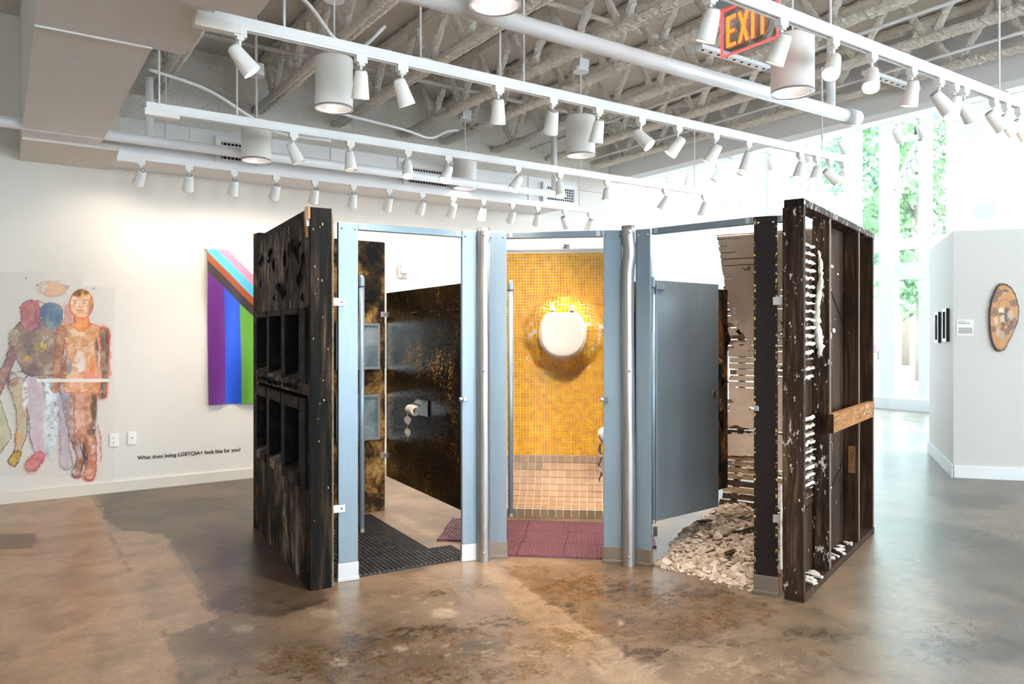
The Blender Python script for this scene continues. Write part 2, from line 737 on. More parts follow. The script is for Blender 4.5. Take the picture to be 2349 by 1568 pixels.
def inpoly(px, py, poly):
    ins = np.zeros(px.shape, bool)
    for i in range(len(poly)):
        x0, y0 = poly[i]
        x1, y1 = poly[(i + 1) % len(poly)]
        if y0 == y1:
            continue
        c = ((y0 > py) != (y1 > py)) & (px < (x1 - x0) * (py - y0) / (y1 - y0) + x0)
        ins ^= c
    return ins


def segd(px, py, a, b):
    dx, dy = b[0] - a[0], b[1] - a[1]
    t = np.clip(((px - a[0]) * dx + (py - a[1]) * dy) / (dx * dx + dy * dy + 1e-9), 0, 1)
    return np.hypot(px - a[0] - t * dx, py - a[1] - t * dy), t


def grid_mesh(name, xs, ys, fn, col, alpha=None):
    """grid with a colour attribute; fn(XX, YY) -> (n,3); col (nx,ny,3) linear"""
    XX, YY = np.meshgrid(xs, ys, indexing='ij')
    P = fn(XX, YY).reshape(-1, 3)
    nx, ny = len(xs), len(ys)
    I = np.arange(nx * ny).reshape(nx, ny)
    Q = np.stack([I[:-1, :-1], I[1:, :-1], I[1:, 1:], I[:-1, 1:]], -1).reshape(-1, 4)
    me = bpy.data.meshes.new(name)
    me.vertices.add(len(P))
    me.vertices.foreach_set('co', P.astype(np.float32).ravel())
    me.loops.add(Q.size)
    me.loops.foreach_set('vertex_index', Q.astype(np.int32).ravel())
    me.polygons.add(len(Q))
    me.polygons.foreach_set('loop_start', (np.arange(len(Q)) * 4).astype(np.int32))
    me.update(calc_edges=True)
    a = me.color_attributes.new('Col', 'FLOAT_COLOR', 'POINT')
    C = np.ones((len(P), 4), np.float32)
    C[:, :3] = col.reshape(-1, 3)
    if alpha is not None:
        C[:, 3] = alpha.ravel()
    a.data.foreach_set('color', C.ravel())
    return me


# ================================================================== THE ROOM
XB = 6.75                    # face of the header beam; the tall front hall lies beyond
XW = 14.0                    # window wall
YB = 7.65                    # back wall


def floor():
    fine_x = np.arange(-1.2, 7.2, 0.025)
    fine_y = np.arange(1.2, 8.0, 0.025)
    xs = np.concatenate([np.linspace(-6, -1.25, 12), fine_x, np.linspace(7.3, 14.3, 20)])
    ys = np.concatenate([np.linspace(-5, 1.1, 12), fine_y, np.linspace(8.1, 10.6, 8)])
    XX, YY = np.meshgrid(xs, ys, indexing='ij')
    d = np.maximum(S_ * XX + C_ * YY, 0.6)
    px = CX + F * (C_ * XX - S_ * YY) / d
    py = HY + F * EYE / d
    wob = fbm(XX * 5, YY * 5) - 0.5
    wob2 = fbm(XX * 5 + 40, YY * 5 + 9) - 0.5
    qx, qy = px + wob * 34, py + wob2 * 22
    n1 = fbm(XX * 1.3 + 3, YY * 1.3)
    n2 = fbm(XX * 3.1 + 11, YY * 3.1 + 5)
    n3 = fbm(XX * 8 + 1, YY * 8 + 7)
    col = np.array(lin('8d7661'))[None, None] * (0.80 + 0.45 * n2[..., None])

    def over(mask, c, a=1.0):
        nonlocal col
        k = np.clip(mask * a, 0, 1)[..., None]
        col = col * (1 - k) + np.array(lin(c)) * k
    # general grey-brown mottling, grey towards the street side
    over(sm(0.5, 0.75, n1), '6d5a48', 0.7)
    over(sm(1850, 2250, px), '77706a', 0.75)
    over(sm(1850, 2300, px) * sm(0.52, 0.62, n1), '57534f', 0.7)
    # dark slab behind and left of the charred wall
    dark = inpoly(qx, qy, [(205, 1090), (640, 1060), (640, 1250), (760, 1380), (640, 1420), (490, 1400), (440, 1300), (372, 1222), (300, 1225), (250, 1200)])
    over(dark * 1.0, '66513f', 0.85)
    over(dark * sm(0.42, 0.6, n2), '4a3d32', 0.8)
    # pale slab on the left
    pale = inpoly(px + wob * 10, py + wob2 * 8, [(-3000, 1100), (212, 1138), (250, 1222), (300, 1218), (372, 1225), (470, 1390), (500, 1418), (385, 1457), (402, 1520), (430, 1600), (600, 2600), (-3000, 2600)])
    over(pale * 1.0, 'b09075', 0.92)
    over(pale * sm(0.5, 0.7, n2), '9c7c62', 0.6)
    over(pale * sm(0.55, 0.75, n1), 'bb9c82', 0.7)
    over(inpoly(px, py, [(-200, 1232), (80, 1222), (80, 1256), (-200, 1272)]) * 1.0, '5d4a3a', 0.8)
    # lighter joint strip running to the bottom right
    strip = inpoly(px + wob * 6, py + wob2 * 5, [(1100, 1300), (1150, 1300), (1280, 1390), (1520, 1560), (1900, 1860), (1700, 1860), (1400, 1568), (1225, 1440)])
    over(strip * 1.0, 'a58a70', 0.75)
    # dark brown stained slab right of the strip
    st = inpoly(qx, qy, [(1150, 1302), (1420, 1290), (1640, 1330), (1800, 1400), (1700, 1440), (1560, 1470), (1480, 1520), (1290, 1400)])
    over(st * 1.0, '7a6049', 0.7)
    # densities of black, ochre and pale marks (broken up by the material)
    D = np.full(px.shape, 0.33) + 0.16 * (n1 - 0.5)
    O = np.full(px.shape, 0.34) + 0.2 * (n1 - 0.5)
    L = np.full(px.shape, 0.22)
    D[pale] -= 0.12
    O[pale] -= 0.14
    D[st] += 0.16
    O[st] += 0.16
    D[dark] += 0.14

    def blob(A, cx, cy, rx, ry, a):
        e = ((qx - cx) / rx) ** 2 + ((qy - cy) / ry) ** 2
        A += a * sm(1.15, 0.1, e)
    for b in [(930, 1455, 170, 24, .42), (800, 1500, 130, 22, .3), (1010, 1442, 120, 20, .35), (1150, 1425, 80, 18, .45), (1050, 1545, 240, 36, .25), (1360, 1345, 130, 26, .42), (1560, 1365, 150, 22, .4), (1290, 1390, 60, 22, .35),
              (1480, 1500, 90, 26, .38), (1870, 1460, 140, 22, .3), (2170, 1470, 140, 70, .28), (2260, 1240, 160, 40, .22), (640, 1390, 90, 20, .3), (560, 1360, 60, 22, .25), (300, 1160, 120, 22, .3), (700, 1560, 200, 30, .25), (1640, 1480, 120, 30, .2)]:
        blob(D, *b)
    for b in [(830, 1495, 260, 34, .45), (690, 1520, 160, 34, .45), (1000, 1455, 220, 30, .4), (1300, 1465, 150, 44, .42), (1200, 1520, 260, 50, .34), (1560, 1375, 200, 34, .42), (1640, 1420, 180, 34, .34), (1340, 1350, 170, 34, .36), (1480, 1450, 160, 36, .3), (900, 1560, 300, 40, .34), (1000, 1345, 200, 30, .22), (560, 1550, 140, 30, .2)]:
        blob(O, *b)
    for b in [(1100, 1500, 300, 50, .2), (1740, 1530, 220, 50, .35), (1450, 1540, 120, 40, .3), (930, 1400, 240, 40, .16), (2000, 1350, 200, 160, .14), (760, 1405, 40, 14, .3)]:
        blob(L, *b)
    # pale patches where the coating has worn
    for cx, cy, rx, ry in [(745, 1407, 36, 12), (1020, 1405, 30, 12), (556, 1440, 28, 10), (905, 1365, 12, 4), (918, 1485, 16, 9), (868, 1490, 16, 8), (775, 1520, 22, 9), (1035, 1382, 9, 4), (1425, 1428, 12, 6), (1172, 1483, 10, 4), (490, 1442, 14, 6)]:
        e = ((px + wob * 14 - cx) / rx) ** 2 + ((py + wob2 * 8 - cy) / ry) ** 2
        over(sm(1.1, 0.7, e), 'b3a08c', 0.8)
    e = ((px - 1003) / 20) ** 2 + ((py - 1360) / 5) ** 2
    over(sm(0.3, 0.6, e) * sm(1.4, 0.9, e), '2b2018', 0.9)
    # crack between the slabs
    for a, b in [((250, 1225), (290, 1300)), ((290, 1300), (345, 1420)), ((345, 1420), (385, 1462)), ((385, 1462), (402, 1520)), ((402, 1520), (430, 1590))]:
        dd, _ = segd(px + wob * 18, py + wob2 * 6, a, b)
        over(sm(2.6, 1.0, dd), '6a5038', 0.75)
    col = col * 0.84
    me = grid_mesh('floor', xs, ys, lambda a, b: np.stack([a, b, 0 * a], -1), col)
    at = me.color_attributes.new('Stain', 'FLOAT_COLOR', 'POINT')
    Cs = np.ones((XX.size, 4), np.float32)
    for k, A in enumerate((D, O, L)):
        Cs[:, k] = (0.79 * np.tanh(np.clip(A, 0, 2) / 0.79)).ravel()
    at.data.foreach_set('color', Cs.ravel())
    o = link('floor', me, 'concrete')
    struct(o)


floor()


def slab(name, lo, hi, mat, parent=None):
    o = MB().b2(lo, hi).build(name, mat, parent)
    if parent is None:
        struct(o)
    return o


slab('wall_back', (-6, YB, 0), (XB, YB + 0.2, 4.3), 'wall_paint')
slab('trim_sprayed_band', (0.85, YB - 0.03, 3.3), (XB, YB, 4.12), 'spray_foam')
slab('wall_left', (-6.2, -5, 0), (-6, YB + 0.2, 4.3), 'wall_paint')
slab('ceiling', (-6, -5, 4.12), (XB, YB, 4.3), 'spray_foam')
slab('wall_hall_back', (XB, 10.6, 0), (XW + 0.3, 10.8, 6.5), 'wall_cool')
slab('wall_hall_side', (XB, YB, 0), (XB + 0.2, 10.6, 6.5), 'wall_cool')
slab('ceiling_hall', (XB, -5, 6.3), (XW + 0.3, 10.8, 6.5), 'wall_cool')
wr = empty('wall_right')
struct(wr)
slab('wall_panel', (XW, 4.6, 0), (XW + 0.3, 6.5, 6.3), 'wall_cool', wr)
slab('wall_panel', (XW, -5, 0), (XW + 0.3, -4, 6.3), 'wall_cool', wr)
slab('wall_panel', (XW, -4, 5.5), (XW + 0.3, 4.6, 6.3), 'wall_cool', wr)
slab('wall_panel', (XW, -4, 0), (XW + 0.3, 4.6, 0.25), 'wall_cool', wr)
for k in range(1, 6):
    slab('mullion', (XW + 0.05, -4 + k * 8.6 / 6 - 0.06, 0.25), (XW + 0.2, -4 + k * 8.6 / 6 + 0.06, 5.5), 'window_frame', wr)
slab('trim_beam', (XB, -5, 3.47), (XB + 0.21, YB, 6.3), 'soffit_paint')
slab('baseboard_back', (-6, YB - 0.016, 0), (XB, YB, 0.095), 'baseboard')

# wall behind the viewer, a row of tall daylight windows
wf = empty('wall_front')
struct(wf)
slab('wall_panel', (-6, -5.2, 0), (XW, -5, 0.8), 'wall_paint', wf)
slab('wall_panel', (-6, -5.2, 2.6), (XW, -5, 6.3), 'wall_paint', wf)
for x0, x1 in ((-6, -2), (-0.4, 0.8), (2.4, 3.6), (5.2, 6.4), (8.0, XW)):
    slab('pier', (x0, -5.2, 0.8), (x1, -5, 2.6), 'wall_paint', wf)


def window_wall():
    r = empty('window_1', (XW, 8.5, 0))
    struct(r)
    r['label'] = 'tall white framed storefront window wall'

    def bx(name, y0, y1, z0, z1, mat='window_frame', dx=0.0, t=0.16):
        MB().b2((dx, y0 - 8.5, z0), (dx + t, y1 - 8.5, z1)).build(name, mat, r)
    cols = [(1766, 1772), (1786, 1790), (1864, 1868), (1935, 1967), (2016, 2052), (2107, 2129), (2170, 2200)]
    ys = [(onX(b, XW), onX(a, XW)) for a, b in cols]
    ys[0] = (ys[0][0], 10.6)
    ys[-1] = (6.5, ys[-1][1])
    for y0, y1 in ys:
        bx('mullion', y0, y1, 0.22, 6.3)
    bx('head', 6.5, 10.6, 5.75, 6.3, dx=-0.01, t=0.2)
    bx('kerb', 6.5, 10.6, 0.0, 0.22, 'wall_cool', -0.04, 0.3)
    for k in range(len(ys) - 1):
        lo, hi = ys[k + 1][1], ys[k][0]
        bx('transom', lo, hi, 3.02, 3.22, dx=0.02, t=0.12)
        bx('transom', lo, hi, 2.46, 2.76, dx=0.02, t=0.12)
        bx('pane', lo, hi, 0.22, 2.46, 'window_glass', 0.07, 0.012)
        bx('pane', lo, hi, 2.76, 3.02, 'window_glass', 0.07, 0.012)
        bx('pane', lo, hi, 3.22, 5.75, 'window_glass', 0.07, 0.012)


window_wall()
# return-air grille on the hall wall
g = empty('wall_grille', (XW - 0.012, 6.16, 3.55))
tag(g, 'pale return-air grille high on the hall wall right of the windows', 'grille')
MB().b2((0, -0.19, -0.16), (0.01, 0.19, 0.16)).build('frame', 'wall_cool', g)
MB().b2((-0.004, -0.15, -0.12), (0.0, 0.15, 0.12)).build('louvre_field', 'soffit_paint', g)
for k in range(8):
    MB().b2((-0.012, -0.15, -0.115 + k * 0.031), (-0.004, 0.15, -0.1 + k * 0.031)).build('slat', 'soffit_paint', g)


# ------------------------------------------------------------------ open-web joists
def rough(mb, p0, p1, r, seed, step=0.02, n=8, jit=0.2):
    rr = random.Random(seed)
    p0, p1 = Vector(p0), Vector(p1)
    k = max(2, int((p1 - p0).length / step))
    pts = [p0.lerp(p1, i / k) + Vector((rr.uniform(-1, 1), rr.uniform(-1, 1), rr.uniform(-1, 1))) * r * 0.05 for i in range(k + 1)]
    mb.tube(pts, r, n, True, jit, rr)
    return mb


def joists():
    ords = ['leftmost', 'second', 'third', 'fourth', 'fifth', 'sixth', 'seventh', 'last']
    xs = [1.18, 2.12, 2.94, 3.71, 4.23, 4.93, 5.74, 6.5]
    web = rough(MB(), (0, 0, 0), (0, 0.26, 0.42), 0.030, 5, 0.02).mesh('web')
    web2 = rough(MB(), (0, 0, 0.42), (0, 0.26, 0), 0.032, 6, 0.02).mesh('web')
    zb = 3.63
    for i, x in enumerate(xs):
        r = empty('roof_joist', (x, 0, zb))
        tag(r, f'white sprayed open-web roof joist, {ords[i]} counting from the left', 'joist', 'roof joists under the deck')
        m = MB()
        rough(m, (-0.026, -1.0, 0), (-0.026, YB - 0.04, 0), 0.034, i)
        rough(m, (0.026, -1.0, 0.004), (0.026, YB - 0.04, 0.004), 0.034, i + 50)
        m.build('bottom_chord', 'spray_foam', r)
        rough(MB(), (0, -1.0, 0.44), (0, YB, 0.44), 0.045, i + 90, 0.06).build('top_chord', 'spray_foam', r)
        for k in range(13):
            y = 0.35 + k * 0.57 + (i % 3) * 0.17
            if y + 0.52 > YB:
                break
            a = link('web', web, 'spray_foam', r)
            a.location = (0, y + 0.28, 0)
            b = link('web', web2, 'spray_foam', r)
            b.location = (0, y, 0)


joists()


def conduit(name, pts, r, label, cat='pipe', mat='pipe_white', n=10, group=None):
    o = MB().tube([Vector(p) for p in pts], r, n).build(name, mat, None, True)
    tag(o, label, cat, group)
    return o


# soffit and ducts on the left and along the back wall
sf = empty('trim_soffit')
struct(sf)
sf['label'] = 'boxed white soffit overhead on the left'
slab('soffit_box', (0.14, 4.32, 2.92), (0.66, 6.80, 4.12), 'soffit_paint', sf)
slab('soffit_box', (0.14, -1.0, 2.92), (0.825, 4.32, 4.12), 'soffit_paint', sf)
slab('soffit_seam', (0.14, 4.30, 2.912), (0.66, 4.325, 2.92), 'pipe_white', sf)
slab('soffit_box', (0.14, 6.80, 2.90), (0.80, YB, 4.12), 'wall_paint', sf)
slab('hanging_box', (0.60, -0.5, 2.80), (0.92, 3.35, 2.93), 'wall_paint', sf)
dk = empty('air_duct', (0, 0, 0))
tag(dk, 'long white rectangular air duct along the top of the back wall', 'duct')
MB().b2((0.80, 6.89, 2.92), (5.60, YB - 0.001, 3.2)).build('duct_body', 'soffit_paint', dk, bevel=0.006)
for x in (1.35, 2.6, 3.3, 4.2, 4.9):
    MB().b2((x, 6.882, 2.915), (x + 0.014, 6.892, 3.2)).build('seam', 'pipe_white', dk)
for k, (x0, x1, nm) in enumerate([(1.60, 2.02, 'near the left end of the duct'), (3.40, 3.86, 'in the middle of the duct'), (5.14, 5.54, 'at the right end of the duct')]):
    gr = empty('duct_grille', ((x0 + x1) / 2, 6.889, 3.02))
    tag(gr, f'white square-mesh supply grille {nm}', 'grille', 'supply grilles on the duct')
    hw = (x1 - x0) / 2
    m = MB()
    m.b2((-hw - 0.05, -0.03, -0.10), (hw + 0.05, 0.0, -0.07)).b2((-hw - 0.05, -0.03, 0.09), (hw + 0.05, 0.0, 0.13)).b2((-hw - 0.05, -0.03, -0.07), (-hw, 0, 0.09)).b2((hw, -0.03, -0.07), (hw + 0.05, 0, 0.09))
    m.build('frame', 'track_white', gr)
    MB().b2((-hw, -0.004, -0.07), (hw, 0.0, 0.09)).build('opening', 'black_void', gr)
    for j in range(6):
        MB().b2((-hw, -0.02, -0.068 + j * 0.03), (hw, -0.006, -0.061 + j * 0.03)).build('blade', 'track_white', gr)
    nb = int(hw * 2 / 0.03)
    for j in range(nb):
        x = -hw + (j + 0.5) * 2 * hw / nb
        MB().b2((x - 0.003, -0.024, -0.07), (x + 0.003, -0.02, 0.09)).build('blade', 'track_white', gr)

conduit('sprinkler_pipe', [(0.6, 3.18, 3.02), (5.16, 3.18, 3.02)], 0.044, 'thick white pipe crossing overhead in front of the exit sign', n=14)
conduit('pipe_coupling', [(5.10, 3.18, 3.02), (5.24, 3.18, 3.02)], 0.058, 'grooved coupling on the right end of the thick overhead pipe', 'pipe fitting', n=14)
conduit('pipe_drop', [(4.92, 3.18, 3.05), (4.92, 3.18, 3.7)], 0.03, 'white vertical pipe dropping to the right end of the thick pipe', n=12)
conduit('water_pipe', [(-5.9, 6.54, 2.96), (5.1, 6.54, 2.95)], 0.04, 'long white pipe hanging in front of the back wall duct', n=14)
conduit('pipe_drop', [(0.98, 6.54, 2.96), (0.98, 6.54, 3.45)], 0.03, 'short white vertical pipe above the back pipe at left', n=12)
conduit('pipe_drop', [(5.0, 6.54, 2.96), (5.0, 6.54, 3.6)], 0.032, 'white vertical pipe above the right end of the back pipe', n=12)


def bend(pts, k=8):
    out = []
    P = [Vector(p) for p in pts]
    P = [P[0]] + P + [P[-1]]
    for i in range(1, len(P) - 2):
        for j in range(k):
            t = j / k
            a, b, c, d = P[i - 1], P[i], P[i + 1], P[i + 2]
            out.append(0.5 * ((2 * b) + (c - a) * t + (2 * a - 5 * b + 4 * c - d) * t * t + (3 * b - a - 3 * c + d) * t ** 3))
    out.append(P[-2])
    return out


conduit('wire_conduit', bend([(0.83, 5.55, 3.2), (1.2, 5.6, 3.15), (1.5, 5.7, 3.05), (1.8, 5.9, 3.0), (2.3, 6.1, 3.05)]), 0.012, 'thin white conduit snaking above the second track', 'conduit')
conduit('wire_conduit', bend([(0.95, 3.85, 3.25), (1.3, 3.9, 3.2), (1.6, 4.2, 3.15), (1.9, 4.6, 3.25), (2.2, 4.8, 3.55)]), 0.012, 'thin white conduit bending above the left end of the front track', 'conduit')
conduit('wire_conduit', bend([(2.3, 6.1, 3.30), (3.0, 6.2, 3.28), (3.4, 6.4, 3.30), (3.7, 6.6, 3.45), (3.86, 6.66, 3.5)]), 0.012, 'thin white conduit running to the rear middle junction box', 'conduit')
conduit('wire_conduit', [(1.9, 0.3, 3.72), (6.7, 0.3, 3.72)], 0.012, 'straight white conduit under the deck nearest the viewer', 'conduit')
conduit('wire_conduit', [(5.3, -0.5, 3.66), (5.3, 7.4, 3.66)], 0.012, 'straight white conduit between the right-hand joists', 'conduit')
conduit('wire_conduit', [(6.15, -0.5, 3.62), (6.15, 7.4, 3.62)], 0.012, 'straight white conduit beside the header beam', 'conduit')
conduit('bridging_bar', [(1.0, 4.6, 3.95), (6.7, 4.6, 3.95)], 0.02, 'sprayed bridging bar across the joists at mid ceiling', 'bar', 'spray_foam')
conduit('bridging_bar', [(1.0, 6.6, 3.9), (6.7, 6.6, 3.9)], 0.02, 'sprayed bridging bar across the joists near the back wall', 'bar', 'spray_foam')
conduit('bridging_bar', [(1.0, 2.4, 3.95), (6.7, 2.4, 3.95)], 0.02, 'sprayed bridging bar across the joists near the viewer', 'bar', 'spray_foam')
for (x, y, lb) in [(5.55, 1.75, 'punched white steel strut under the ceiling at upper right'), (4.75, 3.9, 'punched white steel strut beside the thick pipe'), (6.3, 3.5, 'short white strut bracket by the header beam')]:
    r = empty('steel_strut', (x, y, 3.57))
    tag(r, lb, 'strut')
    MB().b2((-0.4, -0.035, 0), (0.4, 0.035, 0.03)).build('channel', 'pipe_white', r)
    for k in range(9):
        MB().lathe([(0.0, -0.002), (0.013, -0.002), (0.013, 0.0)], 10, (-0.36 + k * 0.09, 0, 0)).build('hole', 'black_void', r)


# ------------------------------------------------------------------ track lighting
def head_meshes():
    ad = MB().b2((-0.03, -0.018, -0.035), (0.03, 0.018, 0)).b2((-0.016, -0.016, -0.05), (0.016, 0.016, -0.035)).mesh('adapter')
    st = MB().tube([(0, 0, -0.05), (0, 0, -0.115)], 0.0075, 8).mesh('stem')
    prof = [(0.0, 0.052), (0.022, 0.052), (0.030, 0.047), (0.034, 0.03), (0.047, -0.085), (0.0475, -0.09), (0.043, -0.09), (0.040, -0.06), (0.0, -0.052)]
    ba = MB().lathe(prof, 20).mesh('barrel', True)
    le = MB().lathe([(0.0, -0.062), (0.039, -0.066)], 16).mesh('lens')
    ri = MB().lathe([(0.012, 0.054), (0.026, 0.054), (0.026, 0.05)], 16).mesh('vent')
    return ad, st, ba, le, ri


AD, ST, BA, LE, RI = head_meshes()
LE2 = LE.copy()
for me, m in ((AD, 'lamp_white'), (ST, 'lamp_white'), (BA, 'lamp_white'), (LE, 'lamp_dim'), (LE2, 'lamp_glow'), (RI, 'sensor_grey')):
    me.materials.append(M[m])
ORD = ['first', 'second', 'third', 'fourth', 'fifth', 'sixth', 'seventh', 'eighth', 'ninth', 'tenth', 'eleventh', 'twelfth', 'thirteenth', 'fourteenth', 'fifteenth']


def head(loc, d, label, group, lit=0.0, size=1.0, ang=50):
    r = empty('track_spotlight', loc)
    tag(r, label, 'spotlight', group)
    r.scale = (size,) * 3
    link('adapter', AD, None, r)
    link('stem', ST, None, r)
    q = Vector(d).to_track_quat('-Z', 'Y')
    b = link('barrel', BA, None, r)
    b.location = (0, 0, -0.125)
    b.rotation_mode = 'QUATERNION'
    b.rotation_quaternion = q
    link('lens', LE2 if lit else LE, None, b)
    link('vent', RI, None, b)
    if lit:
        ld = bpy.data.lights.new('spot', 'SPOT')
        ld.energy = SPOT_W * lit
        ld.color = (1.0, 0.86, 0.72)
        ld.spot_size = R(ang)
        ld.spot_blend = 0.8
        ld.shadow_soft_size = 0.03
        lo = bpy.data.objects.new('spot', ld)
        COL.objects.link(lo)
        lo.parent = b
        lo.location = (0, 0, -0.10)
    return r


def track(x0, x1, Y, Z, label, feed=True, rods=(), ztop=3.62):
    r = empty('light_track', ((x0 + x1) / 2, Y, Z))
    tag(r, label, 'light track', 'suspended light tracks')
    h = (x1 - x0) / 2
    MB().b2((-h, -0.02, 0.012), (h, 0.02, 0.06)).build('rail', 'track_white', r, bevel=0.003)
    MB().b2((-h, -0.018, 0.0), (h, -0.006, 0.012)).b2((-h, 0.006, 0.0), (h, 0.018, 0.012)).build('slot_lip', 'track_white', r)
    if feed:
        MB().b2((-h - 0.01, -0.028, -0.028), (-h + 0.20, 0.028, 0.018)).build('feed_box', 'lamp_white', r, bevel=0.004)
    for x in rods:
        MB().tube([(x - (x0 + x1) / 2, 0, 0.05), (x - (x0 + x1) / 2, 0, ztop - Z)], 0.006, 6).build('hanger_rod', 'pipe_white', r)
    return r


T1, T2, T3, T4 = 6.84, 5.35, 3.70, 2.2
track(0.79, 6.04, T1, 2.855, 'long white light track nearest the back wall', rods=(1.15, 1.9, 5.6), ztop=3.6)
track(0.78, 6.13, T2, 2.865, 'long white light track second from the back wall', rods=(0.86, 1.35, 4.4, 5.9))
track(0.75, 6.03, T3, 2.875, 'long white light track third from the back wall', rods=(0.80, 1.16, 2.6, 5.6))
track(1.6, 6.4, T4, 2.89, 'white light track nearest the viewer at upper right', feed=False, rods=(3.4, 5.2))

# picture x of each mount, image lean (right, away), lit
L1 = [(323, -.9, .5, 1), (433, -.5, .6, 1), (537, -.55, .6, 1), (633, -.6, .6, 1), (722, -.5, .6, .8), (810, -.35, .6, .8), (892, -.5, .6, .8), (968, -.5, .6, .6), (1039, -.5, .6, .6), (1108, -.3, .6, .6), (1175, -.45, .6, .5), (1233, -.2, .3, .4), (1295, .55, .5, .4), (1353, -.3, .5, .4)]
L2 = [(673, .45, .2, 0), (803, .1, -.1, 0), (935, .1, -.35, .4), (1027, -.35, -.45, .5), (1187, -.6, -.2, .5), (1284, .1, -.3, .5), (1392, -.1, -.4, .4), (1525, -.55, .1, .4), (1615, -.25, .3, .4)]
L3 = [(550, .75, .3, .5), (828, -.12, .4, .6), (922, .3, .3, .6), (1143, -.05, .4, .8), (1267, -.15, .75, 1.25), (1372, -.15, .35, .8), (1470, .8, -.4, .5), (1555, -.8, .1, .6), (1640, -.6, .2, .6), (1715, -.2, .2, .5), (1835, -.3, -.2, .6), (1873, -.35, -.4, .6), (1903, 1.3, .1, .4), (1935, .7, -.1, .4)]
L4 = [(1630, -.25, .3, .5), (1793, -.35, .35, .6), (1912, -.45, -.55, .4), (2000, -.35, -.55, .4), (2092, -.1, .2, .6), (2155, 1.0, .2, .4), (2190, -.25, .1, .6), (2212, .9, .3, .4), (2280, .9, .0, .5), (2308, .9, .0, .5), (2338, .8, .0, .5)]
for Y, Z, L, nm in ((T1, 2.855, L1, 'back'), (T2, 2.865, L2, 'second'), (T3, 2.875, L3, 'third'), (T4, 2.89, L4, 'nearest')):
    word = {'back': 'the track at the back wall', 'second': 'the second track from the wall', 'third': 'the third track from the wall', 'nearest': 'the track nearest the viewer'}[nm]
    for i, (x, dx, dz, lit) in enumerate(L):
        head((onY(x, Y), Y, Z), camdir(dx, dz) if nm != 'back' else camdir(dx * .9, .75), f'white cone spotlight, {ORD[i]} from left on {word}', f'spotlights on {word}', lit * (0.085 if nm == 'back' else 0.6), 1.0 if nm != 'nearest' else 0.95, 105 if nm == 'back' else (78 if x == 1267 else 56))

# tracks in the tall front hall
track(7.4, 12.6, 9.2, 3.95, 'distant white track along the far end of the front hall', False, (8.5, 11.5), 6.3)
for i, x in enumerate((1483, 1536, 1578, 1661, 1699, 1735, 1769)):
    head((onY(x, 9.2), 9.2, 3.95), camdir((.2, -.3, -.4, .1, .1, -.2, -.4)[i], .3), f'small distant spotlight, {ORD[i]} from left on the far hall track', 'spotlights on the far hall track', 0)
yb = empty('light_track', (7.3, 6.0, 3.52))
tag(yb, 'white track fixed behind the header beam in the front hall', 'light track', 'suspended light tracks')
MB().b2((-0.02, -3.4, 0), (0.02, 6.0 - 1.5, 0.05)).build('rail', 'track_white', yb)
for yy in (-3, 0, 3.5):
    MB().b2((-0.33, yy, 0.02), (0.0, yy + 0.04, 0.045)).build('wall_arm', 'track_white', yb)
for i, x in enumerate((1531, 1576, 1645, 1705, 1767, 1851, 1932, 2058, 2111)):
    head((7.3, onX(x, 7.3), 3.52), camdir((-.1, -.2, -.5, -.5, .3, .5, .6, .6, .5)[i], .1), f'spotlight behind the header beam, {ORD[i]} from left', 'spotlights behind the header beam', 0)
va = Vector((0.896, 0.6, 0)).normalized()
tb = empty('light_track', (8.6, 4.45, 3.62), math.atan2(va.y, va.x))
tag(tb, 'white track receding towards the tall windows of the front hall', 'light track', 'suspended light tracks')
MB().b2((0, -0.02, 0), (5.6, 0.02, 0.05)).build('rail', 'track_white', tb)
MB().b2((-0.05, -0.16, 0.0), (0.05, 0.16, 0.05)).build('feed_box', 'track_white', tb)
MB().b2((-0.03, 0.0, 0.05), (0.03, 0.06, 0.16)).build('power_block', 'fence_dark', tb)
for xx in (0.1, 3.0, 5.2):
    MB().tube([(xx, -0.05, 0.04), (xx, -0.05, 2.67)], 0.006, 6).build('hanger_rod', 'pipe_white', tb)
for i in range(11):
    p = Vector((8.6, 4.45, 3.62)) + va * (0.25 + i * 0.5)
    head(p, camdir((.5, .6, .45, .4, .2, .6, -.1, .4, .2, -.2, .1)[i], .2), f'spotlight on the receding hall track, {ORD[i]} from the near end', 'spotlights on the receding hall track', 0)


